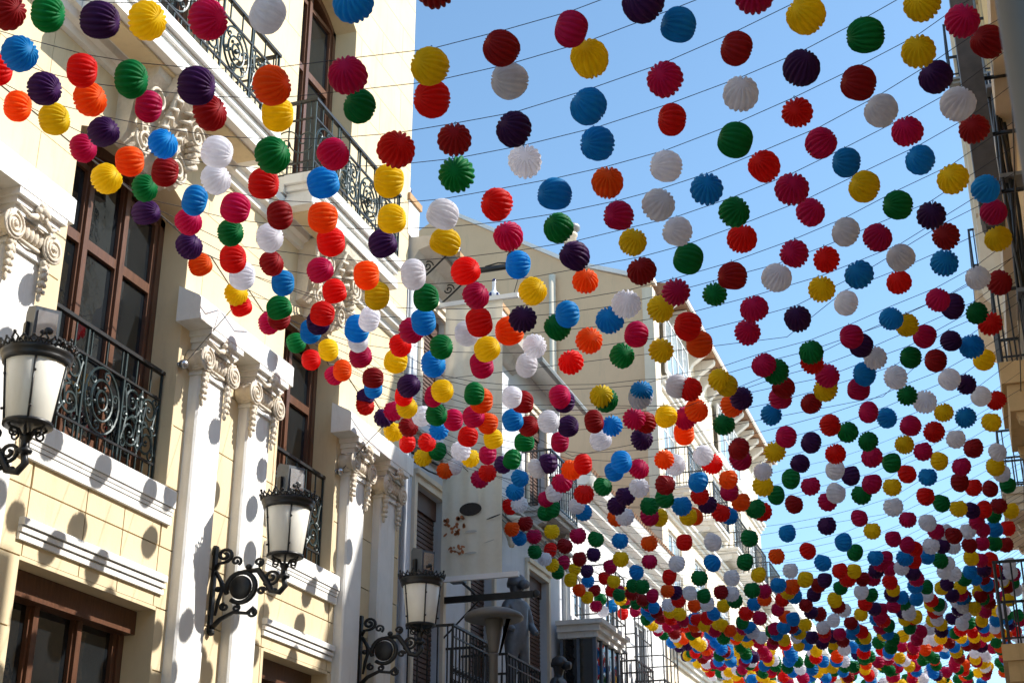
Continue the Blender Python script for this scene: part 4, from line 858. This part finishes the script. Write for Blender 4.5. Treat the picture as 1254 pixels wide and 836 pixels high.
# ------------------------------------------------------------------ lanterns: one line per string across the street
# slope and offset of the string in plan, tilt and lift of its sag | x,y,z in centimetres and colour of each lantern
TABLE = """
0.068 6.16 -0.001 -0.01|-521,580,678,d -492,582,671,g -456,585,660,p -425,587,654,y -385,589,647,m -348,592,644,w -296,595,641,b -248,599,643,d
0.074 6.86 0.002 0.01|-562,644,698,b -514,648,677,r -477,650,664,g -431,654,652,p -380,658,644,o -330,661,642,m -278,665,640,y -234,668,645,d -192,672,652,m -149,675,663,p
0.044 7.11 0.000 0.00|-614,684,722,r -573,686,699,p -536,688,684,o -490,690,670,m -444,692,657,d -395,694,647,y -338,696,643,g -290,698,640,r -240,701,644,w -190,703,651,y -135,705,664,b -89,707,676,m
0.007 7.52 -0.000 -0.00|-646,747,736,o -611,747,718,y -567,748,699,p -516,748,679,b -471,748,664,w -428,749,654,g -382,749,646,m -336,749,641,r -295,750,641,d -254,750,641,p -204,750,648,b -154,751,658,m -108,751,671,d -64,751,686,y
0.008 7.98 -0.001 -0.00|-618,793,720,m -575,794,701,o -543,794,686,d -499,794,672,w -459,794,661,r -412,795,654,b -361,795,646,y -311,796,643,g -262,796,644,w -211,796,648,b -160,797,657,r -114,797,667,w -74,797,678,p -32,798,695,g 5,798,711,y
-0.012 8.45 -0.002 -0.01|-638,853,729,y -600,852,713,g -552,851,693,b -515,851,680,m -476,851,667,d -439,850,658,o -382,849,647,y -342,849,644,w -300,848,644,r -257,848,645,b -218,847,647,o -176,847,652,w -127,846,663,g -84,846,676,r -42,845,690,d -1,845,706,y 29,844,723,m
-0.032 8.89 -0.004 -0.01|-636,909,726,p -593,908,709,m -551,906,691,g -514,905,680,w -458,903,666,r -413,902,657,p -360,900,649,y -309,899,645,m -269,897,644,g -223,896,646,m -193,895,649,w -157,894,655,b -115,892,665,r -74,891,676,m -31,890,693,w 8,888,711,p 45,887,731,d
-0.060 9.33 -0.005 -0.01|-631,971,723,p -584,968,702,r -545,966,690,d -497,963,675,m -453,960,662,o -410,957,655,w -364,955,650,r -319,952,647,b -272,949,646,p -225,946,649,y -190,944,651,w -146,942,659,g -102,939,669,m -61,936,682,b -16,934,698,m 21,932,713,w
-0.043 9.84 -0.004 -0.01|-598,1009,706,w -556,1008,692,b -504,1005,675,r -463,1004,664,y -417,1002,655,g -372,1000,649,m -322,998,645,y -277,996,646,o -230,994,647,d -192,992,651,g -149,990,660,r -95,988,673,m -53,986,687,y -10,984,701,b 31,983,719,d
-0.032 10.39 -0.003 -0.01|-675,1061,753,o -493,1055,668,w -440,1053,657,b -388,1052,649,r -348,1051,646,p -308,1049,644,b -257,1048,645,w -214,1046,649,m -167,1045,656,d -116,1043,667,m -74,1042,679,w -32,1040,695,g 12,1039,710,y
-0.008 10.77 -0.005 -0.01|-599,1082,706,g -553,1081,693,r -517,1081,673,b -463,1080,663,m -410,1080,653,w -370,1080,650,o -326,1079,647,g -279,1079,647,b -235,1079,651,y -188,1078,657,g -136,1078,664,w -94,1077,674,r -52,1077,687,m -8,1077,700,p 36,1076,716,b
-0.002 11.19 -0.007 -0.02|-669,1120,747,y -577,1120,703,p -491,1120,668,r -450,1120,661,g -405,1120,653,y -360,1120,650,w -309,1119,648,o -266,1119,648,m -220,1119,649,r -162,1119,657,m -104,1119,667,y -72,1119,676,b -37,1119,686,w -670,1133,740,r
-0.016 11.48 -0.000 -0.00|-641,1159,734,d -604,1158,713,b -552,1157,695,w -472,1156,661,b -423,1155,653,m -379,1155,647,w -336,1154,644,r -288,1153,644,g -252,1153,644,y -217,1152,645,o -174,1151,650,m -130,1151,657,p 1,1148,714,d 42,1148,730,m
-0.004 11.86 -0.001 -0.00|-563,1188,693,m -525,1188,683,y -90,1186,681,w -43,1186,694,r -3,1186,707,b 44,1186,723,y -670,1191,745,m
0.089 12.80 -0.002 -0.01|-617,1224,721,y -461,1238,659,g -423,1242,652,w -375,1246,648,m -334,1250,645,y -295,1253,646,b -248,1257,644,r -213,1261,645,y -167,1265,655,g -133,1268,661,r
-0.041 12.45 -0.003 -0.01|-681,1273,757,g -586,1269,703,d -544,1267,688,p -506,1265,677,y -463,1264,661,o -418,1262,653,d -375,1260,648,p -332,1258,644,g -297,1257,642,w -260,1255,648,w -219,1254,649,y -176,1252,658,m -131,1250,664,g -93,1248,674,m -56,1247,686,b -13,1245,698,m 24,1244,714,w -670,1289,742,r
-0.033 12.87 -0.001 -0.00|-641,1308,733,o -531,1304,688,m -206,1294,643,p -88,1290,681,p -44,1288,695,y -1,1287,708,p 43,1285,725,d
-0.014 13.18 -0.003 -0.01|-612,1327,715,b -575,1326,702,r -494,1325,668,m -450,1324,659,b -411,1324,653,w -362,1323,647,d -320,1323,645,m -287,1322,643,y -256,1322,646,o -220,1321,647,o -168,1320,659,d -125,1320,666,m -78,1319,678,w -30,1319,694,m 20,1318,711,g
0.004 13.44 -0.005 -0.01|-543,1342,682,g -484,1342,665,o -439,1342,657,d -395,1342,652,p -348,1342,647,b -313,1343,647,d -271,1343,647,m -175,1343,657,m -130,1343,661,y -91,1343,672,b -46,1344,684,g -670,1347,745,m
0.002 13.78 -0.001 -0.00|-593,1377,708,y -537,1377,687,m -415,1377,648,m -370,1377,646,w -326,1378,642,p -281,1378,643,o -239,1378,648,g -190,1378,653,b -149,1378,660,d -101,1378,670,m -64,1378,678,w -7,1378,710,p 32,1378,723,r
-0.040 14.01 -0.002 -0.01|-668,1428,748,p -630,1426,726,m -595,1425,715,w -537,1423,683,r -506,1421,676,y -469,1420,668,g -24,1402,700,d 12,1400,710,b -670,1432,739,r
0.013 14.60 -0.001 -0.00|-584,1452,705,b -412,1455,647,r -368,1455,645,b -320,1456,643,o -277,1456,643,w -238,1457,647,d -187,1458,655,m -140,1458,663,r -99,1459,673,m -58,1459,687,g -14,1460,700,w 23,1460,717,y
-0.031 14.87 -0.004 -0.01|-646,1507,735,d -576,1504,696,w -542,1503,687,m -511,1502,678,g -480,1502,664,w -467,1501,668,p -438,1500,657,o -388,1499,649,b -359,1498,649,m -317,1496,649,w -275,1495,645,r -243,1494,647,m -205,1493,651,y -165,1492,657,p -125,1491,664,g -83,1489,675,b -42,1488,688,w 2,1487,702,p -670,1487,743,p
-0.017 15.49 -0.003 -0.01|-643,1560,732,r -585,1559,705,y -542,1558,692,p -467,1557,661,m -417,1556,651,g -373,1555,645,w -342,1555,646,d -303,1554,645,b -268,1554,644,o -228,1553,649,w -186,1552,654,p -146,1552,661,r -109,1551,671,g -62,1550,684,m -25,1550,695,y 16,1549,709,w -670,1517,735,y
-0.018 16.01 -0.003 -0.01|-650,1613,738,g -581,1611,701,r -538,1611,690,b -494,1610,667,w -455,1609,660,r -403,1608,653,p -355,1607,645,g -312,1606,644,r -277,1606,646,m -237,1605,648,y -204,1604,653,g -153,1604,659,w -110,1603,669,m -73,1602,680,y -39,1601,691,r -3,1601,704,b 32,1600,720,r -670,1561,733,r
0.055 16.56 -0.001 -0.00|-421,1633,649,p -380,1635,646,g -341,1638,643,b -310,1639,642,p -270,1641,642,o -228,1644,647,g -187,1646,655,m -140,1649,664,p -92,1651,676,g -55,1653,686,m -17,1655,698,w -670,1613,731,y
-0.021 16.80 -0.002 -0.01|-657,1694,743,w -621,1693,721,m -572,1692,699,b -529,1691,685,m -488,1690,672,w -425,1689,651,w -393,1688,648,m -344,1687,644,y -303,1686,644,r -260,1686,645,g -213,1685,646,d -162,1684,655,w -119,1683,662,m 25,1680,722,y -670,1691,737,o
0.034 17.21 -0.004 -0.01|-524,1703,674,g -483,1704,666,b -440,1706,656,o -385,1708,651,y -340,1709,649,o -297,1711,647,b -256,1712,648,r -176,1715,654,m -135,1716,659,g -98,1718,666,y -79,1718,681,r -40,1719,693,y 1,1721,706,d
-0.006 17.99 0.003 0.01|-603,1803,715,w -565,1803,701,g -374,1801,642,r -336,1801,639,w -288,1801,640,g -239,1801,642,b -188,1800,647,p -147,1800,654,m -104,1800,664,w -58,1800,699,b -16,1799,708,m 29,1799,722,w
-0.027 18.40 -0.002 -0.00|-635,1857,730,r -474,1853,665,b -433,1852,658,o -65,1842,686,r -21,1841,700,d 25,1839,716,y
0.007 19.02 0.002 0.00|-547,1898,690,m -521,1899,683,g -269,1900,638,o -227,1901,642,r -179,1901,650,b -140,1901,662,y -93,1902,674,m -48,1902,692,g -5,1902,709,r 32,1902,726,w
0.015 19.48 -0.001 -0.00|-598,1938,711,y -415,1941,649,w -365,1942,646,b -319,1943,645,g -70,1947,679,w -28,1947,695,y 16,1948,719,d
-0.021 19.76 -0.001 -0.00|-656,1990,742,d -508,1987,674,y -465,1986,667,m -217,1980,644,b -172,1979,654,g -119,1978,669,m -11,1976,699,p 39,1975,730,g -670,1968,729,o
-0.002 20.28 -0.002 -0.00|-606,2030,713,d -561,2030,696,p -354,2029,644,w -315,2029,646,y -269,2029,648,w -149,2029,657,b -104,2029,672,m -63,2029,688,m -40,2028,680,d 4,2028,713,r -670,2003,724,b
0.016 20.55 0.000 0.00|-450,2047,657,r -405,2048,652,g -202,2052,648,r -137,2053,661,m -95,2053,671,r -51,2054,692,w -7,2055,703,m 25,2055,724,d -670,2079,721,g
-0.007 20.85 0.000 0.00|-551,2088,690,m -510,2088,678,b -335,2087,637,g -296,2087,642,b -256,2086,647,y -228,2086,644,p -185,2086,654,y -147,2086,661,m -112,2085,667,b -74,2085,682,w -21,2085,699,w 17,2084,718,g -670,2076,745,m
-0.049 21.08 -0.001 -0.00|-614,2138,719,d -389,2127,647,d -323,2124,643,m -281,2122,646,o -241,2120,645,d -198,2117,650,r -156,2115,659,p -101,2113,669,r -60,2111,687,p -1,2108,705,m 41,2106,729,y -670,2130,722,w
-0.009 21.38 -0.001 -0.00|-440,2142,653,w -376,2142,647,w -290,2141,643,y -179,2140,654,d -121,2139,666,w -83,2139,680,b -45,2139,691,w 16,2138,713,b -670,2162,745,r
-0.056 21.47 -0.001 -0.00|-482,2174,666,o -424,2171,653,g -284,2163,641,b -254,2162,642,p -214,2159,648,g -165,2157,657,m -140,2155,670,m -22,2149,694,d -670,2170,721,y
-0.002 21.88 -0.001 -0.00|-526,2189,679,g -473,2189,666,p -379,2188,646,g -333,2188,645,o -306,2188,642,r -109,2188,669,p -67,2188,684,g -4,2188,705,m 35,2188,725,r -670,2201,717,g
0.003 22.18 -0.001 -0.00|-547,2216,689,g -428,2217,651,w -354,2217,645,b -189,2217,652,w -145,2218,664,r -58,2218,686,w 13,2218,711,g
0.003 22.47 -0.001 -0.00|-587,2246,705,y -480,2246,666,r -408,2246,652,y -322,2246,640,m -278,2247,644,d -233,2247,649,y -177,2247,653,g -143,2247,659,y -107,2247,673,m -65,2247,680,w -23,2247,699,y -670,2235,741,m
0.012 22.91 0.001 0.00|-643,2283,735,p -613,2284,721,r -532,2285,685,m -463,2285,664,o -379,2286,646,r -305,2287,632,b -276,2288,641,p -233,2288,647,d -191,2289,650,r -149,2289,660,p -112,2290,671,b -52,2290,686,w -10,2291,705,m 30,2291,726,d -670,2276,721,y
0.013 23.25 -0.001 -0.00|-575,2317,699,d -513,2318,676,w -438,2319,657,b -363,2320,644,m -322,2320,644,o -267,2321,644,d -228,2322,648,w -136,2323,662,b -97,2323,676,g -65,2324,678,p -28,2324,695,b 6,2325,713,r -670,2302,745,y -670,2325,714,o
-0.088 23.51 -0.002 -0.01|-620,2406,719,g -577,2402,706,d -463,2392,665,r -403,2387,653,g -334,2381,638,b -298,2378,640,y -251,2373,643,w -206,2370,649,y -184,2368,657,p -153,2365,659,m -116,2362,667,b -75,2358,681,y -38,2355,692,g -7,2352,703,p -670,2383,742,b -670,2375,712,y -670,2477,708,w
-0.035 23.89 -0.002 -0.00|-635,2411,730,r -559,2408,693,b -514,2407,679,y -324,2400,642,d -175,2395,661,m -138,2394,668,g -100,2393,678,w -61,2391,674,p -22,2390,699,b 9,2389,709,r -670,2425,735,d -670,2462,727,g -670,2433,708,m
-0.106 25.01 -0.004 -0.01|-654,2571,746,p -632,2568,724,m -612,2566,707,g -606,2566,721,w -581,2563,710,d -537,2558,698,p -100,2512,687,m -85,2510,684,w -48,2506,679,w -44,2506,695,d -31,2505,676,y -18,2503,694,d -6,2502,714,g 4,2501,710,r -670,2541,731,b -670,2625,733,r
"""
XM = -3.1; XLC, XRC = -6.78, 0.62
def sag(x):
    q = x - XM; return 6.55 + (.085 if q < 0 else .07) * q * q
rows = []
for ln in TABLE.strip().splitlines():
    h, ps = ln.split('|'); k, y0, dk, d0 = map(float, h.split())
    pts = [(int(a) / 100, int(b) / 100, int(c) / 100, col) for a, b, c, col in (p.split(',') for p in ps.split())]
    rows.append((k, y0, dk, d0, pts))
random.seed(21)
yy = 24.3
while yy < 33.5:                              # the strings farther down the street, same spacing
    k = random.uniform(-.03, .03); d0 = random.uniform(-.12, .12); x = -6.5 + random.random() * .3; pts = []; last = ''
    while x < .45:
        c = random.choice([q for q in 'rrdoyyggbbbpwwwmmmgy' if q != last]); last = c
        pts.append((x, yy + k * x, sag(x) + d0 - .135 + random.uniform(-.02, .02), c)); x += random.uniform(.36, .50)
    rows.append((k, yy, 0, d0, pts)); yy += .23
def lantern_mesh(name, pleats, m, r=.116, half=.100, notch=True, seed=0, sub=4):
    """accordion paper lantern, axis along x, rounded pleats meeting at the two ends, a gap at the top"""
    rnd = random.Random(seed); b = MB(); n = pleats * sub
    prof = {4: (.825, .955, 1.0, .955), 2: (.90, 1.0)}[sub]
    jr = [rnd.uniform(-.02, .012) for _ in range(pleats)]; ja = [rnd.uniform(-.10, .10) for _ in range(pleats)]
    tw = rnd.uniform(-.05, .05); bend = rnd.uniform(-.012, .012); dent = (rnd.uniform(0, 6.28), rnd.uniform(.2, .8), rnd.uniform(.03, .10))
    for i in range(m + 1):
        t = i / m; a = math.pi * t; x = -half * math.cos(a) * (1 - .07 * abs(math.cos(a)) ** 12); q = max(.012, math.sin(a)) ** .86
        for k in range(n):
            pl, s_ = divmod(k, sub)
            an = 2 * math.pi * (k + ja[pl] * (s_ > 0)) / n + R(90) + tw * math.cos(a)
            amp = 1 - (1 - prof[s_]) * (1 + 2.2 * abs(math.cos(a)) ** 3) if .02 < t < .98 else .9
            if notch and k in (0, 1, n - 1): amp *= .86
            rr = r * q * amp * (1 + (jr[pl] if s_ else 0))
            rr *= 1 - dent[2] * math.exp(-((t - dent[1]) / .22) ** 2) * max(0, math.cos(an - dent[0])) ** 6
            b.v.append((x, rr * math.cos(an), rr * math.sin(an) + bend * math.cos(a) ** 2))
    for i in range(m):
        for k in range(n):
            b.f.append((i * n + k, i * n + (k + 1) % n, (i + 1) * n + (k + 1) % n, (i + 1) * n + k)); b.mi.append(0)
    b.f += [tuple(range(n))[::-1], tuple(range(m * n, (m + 1) * n))]; b.mi += [0, 0]
    return b
LMESH = []
for s_ in range(9):
    me = lantern_mesh('lantern', 16 + s_ % 3, 12, .119 + .0016 * (s_ - 4), .104 + .006 * ((s_ * 2) % 3), True, s_).mesh('paper_lantern', True); me.materials.append(None); LMESH.append(me)
hk = MB(); hk.tube([(0, 0, .085), (.006, 0, .105), (0, .003, .124)], .0026, 4); hk.tube([(0, 0, .118), (.0, .006, .125), (0, 0, .131), (0, -.006, .125), (0, 0, .118)], .002, 4)
HOOK = hk.mesh('hook'); HOOK.materials.append(M['string'])
camv = Vector((0, 0, EYE))
cpi, spi, cya, sya = math.cos(PITCH), math.sin(PITCH), math.cos(YAW), math.sin(YAW)
def project(p):
    X, Y, Z = p[0], p[1], p[2] - EYE; f = -X * sya + Y * cya; a = X * cya + Y * sya; c = f * cpi + Z * spi
    return (627 + FPX * a / c, 418 - FPX * (-f * spi + Z * cpi) / c, c)
allp = []
for si, (k, y0, dk, d0, pts) in enumerate(rows):
    for p in pts:
        u, v, c = project(p); allp.append((c, u, v, p, si))
allp.sort(key=lambda q: q[0])
near = [q for q in allp if -18 < q[1] < 1272 and -18 < q[2] < 854][:300]
nearset = set(id(q) for q in near)
rest = [q for q in allp if id(q) not in nearset]
def ctx(u, v):
    if u < 500 and v < 505 - 0 * u: return 'before the cream facade'
    if u > 1160 : return 'by the right wall'
    if v < 250 + max(0, (u - 520)) * .35 and u > 505: return 'against the sky'
    if u > 905: return 'against the sky'
    if u < 640: return 'before the pale house'
    return 'before the beige gable'
COLS = {kk: vv[0] for kk, vv in LC.items()}
def neighbour(q, dx, dy):
    best = None
    for o in allp:
        if o is q: continue
        ex, ey = o[1] - q[1], o[2] - q[2]; d = math.hypot(ex, ey)
        if d > 150 or d < 1: continue
        cs = (ex * dx + ey * dy) / d
        if cs < .72: continue
        if best is None or d < best[0]: best = (d, o)
    return COLS[best[1][3][3]] if best else None
labels = {}
lab_list = []
for q in near:
    ns = [(w_, neighbour(q, dx, dy)) for w_, dx, dy in (('left', -1, 0), ('right', 1, 0), ('above', 0, -1), ('below', 0, 1))]
    body = ', '.join('%s %s' % (n_, w_) for w_, n_ in ns if n_)
    lab_list.append('%s lantern, %s, %s' % (COLS[q[3][3]], body, ctx(q[1], q[2])) if body else '%s lantern alone, %s' % (COLS[q[3][3]], ctx(q[1], q[2])))
cnt = {}
for q, lb in zip(near, lab_list): cnt.setdefault(lb, []).append(q[2])
for q, lb in zip(near, lab_list):
    vs_ = sorted(cnt[lb])
    if len(vs_) == 2: lb += ', the %s one' % ('upper' if q[2] == vs_[0] else 'lower')
    elif len(vs_) > 2: lb += ', %s of these from the top' % ['first', 'second', 'third', 'fourth', 'fifth'][vs_.index(q[2])]
    rnd = random.Random(int(q[1] * 7 + q[2] * 13))
    x, y, z, c = q[3]
    o = link('paper_lantern', LMESH[rnd.randrange(9)], None, (x, y, z))
    o.material_slots[0].link = 'OBJECT'; o.material_slots[0].material = LM[c]
    o.rotation_euler = (rnd.uniform(-.22, .22), rnd.uniform(-.25, .25), (R(15) + rnd.uniform(-.75, .6) if x < -3.6 else R(90) + rnd.uniform(-1.1, .9)))
    s_ = rnd.uniform(.95, 1.06); o.scale = (s_ * rnd.uniform(.92, 1.06), s_, s_ * rnd.uniform(.97, 1.03))
    tag(o, lb, 'paper lantern', 'paper lanterns hanging on strings over the street')
    link('hook', HOOK, o)
lo = [lantern_mesh('l', 14, 7, .119, .102, True, s_, 2) for s_ in range(3)]
mass = MB(); keys = list(LM)
rnd = random.Random(4)
for q in rest:
    x, y, z, c = q[3]; b = lo[rnd.randrange(3)]
    mt = Matrix.Translation((x, y, z)) @ Matrix.Rotation(R(90) + rnd.uniform(-1.25, 1.25), 4, 'Z') @ Matrix.Rotation(rnd.uniform(-.25, .25), 4, 'Y') @ Matrix.Rotation(rnd.uniform(-.2, .2), 4, 'X') @ Matrix.Scale(rnd.uniform(1.0, 1.12), 4)
    mass.cur = keys.index(c); mass.add([mt @ Vector(v) for v in b.v], b.f)
me = mass.mesh('distant_lanterns'); 
for kk in keys: me.materials.append(LM[kk])
tag(link('distant_lanterns', me), 'mass of many coloured paper lanterns farther down the street', 'lanterns', kind='stuff')
# strings and the two cables they are tied to
NUM = ['first', 'second', 'third', 'fourth', 'fifth', 'sixth', 'seventh', 'eighth', 'ninth', 'tenth', 'eleventh', 'twelfth', 'thirteenth', 'fourteenth', 'fifteenth', 'sixteenth', 'seventeenth', 'eighteenth', 'nineteenth']
def ordinal(i):
    tens = {2: 'twent', 3: 'thirt', 4: 'fort', 5: 'fift', 6: 'sixt', 7: 'sevent', 8: 'eight', 9: 'ninet'}
    i += 1
    if i < 20: return NUM[i - 1]
    a, b = divmod(i, 10); return tens[a] + 'ieth' if b == 0 else tens[a] + 'y ' + NUM[b - 1]
def spt(row, x):
    k, y0, dk, d0, pts = row
    return (x, y0 + k * x, sag(x) + dk * x + d0)
srt = sorted(rows, key=lambda r: r[1] + r[0] * XM)
endsL, endsR = [], []
for i, row in enumerate(srt):
    tops = [(p[0], p[1], p[2] + .126) for p in sorted(row[4]) if abs(p[2] + .126 - spt(row, p[0])[2]) < (.09 if p[0] > -6.65 else 1.2)]
    lft = spt(row, XLC) if not tops or tops[0][0] > -6.65 else (XLC, tops[0][1], tops[0][2] + .02)
    pts = [lft] + [p for j, p in enumerate(tops) if XLC + .05 < p[0] < XRC - .1 and (j == 0 or p[0] - tops[j - 1][0] > .12)] + [spt(row, XRC)]
    full = []
    for p, q in zip(pts[:-1], pts[1:]):
        m_ = max(1, int((q[0] - p[0]) / .5)); full += [(p[0] + (q[0] - p[0]) * j / m_, p[1] + (q[1] - p[1]) * j / m_, p[2] + (q[2] - p[2]) * j / m_ - (.02 * (q[0] - p[0]) ** 2 if m_ > 1 and j else 0)) for j in range(m_)]
    full.append(pts[-1])
    b = MB(); b.tube(full, .0030 if i < 24 else .0024, 4); o = b.obj('lantern_string', 'string'); endsL.append(pts[0]); endsR.append(pts[-1])
    cl = [COLS[p[3]] for p in row[4]]
    tag(o, 'thin dark string, %s from the camera, from %s lantern to %s lantern' % (ordinal(i), cl[0], cl[-1]), 'string', 'strings holding the lanterns')
for name, ends, lab in (('support_cable', endsL, 'cable along the cream facade to which the lantern strings are tied'), ('support_cable', endsR, 'cable along the right hand wall to which the lantern strings are tied')):
    e = sorted(ends, key=lambda p: p[1]); e = [(p[0], p[1] + .0001 * i, p[2]) for i, p in enumerate(e)]
    b = MB(); b.tube([(e[0][0], 2.0, e[0][2])] + e, .007, 5); o = b.obj(name, 'cable'); tag(o, lab, 'cable', 'cables carrying the lantern strings')
def cable_at(y):
    return min(endsL, key=lambda p: abs(p[1] - y))
for y, z, lab in ((11.26, 6.82, 'stay wire from the nearer cable anchor up to the lantern cable'), (14.86, 6.80, 'stay wire from the second cable anchor up to the lantern cable')):
    p = cable_at(y + .35); b = MB(); b.tube([(XF + .06, y, z), p], .005, 4); tag(b.obj('stay_wire', 'cable'), lab, 'wire', 'stay wires of the lantern cable')
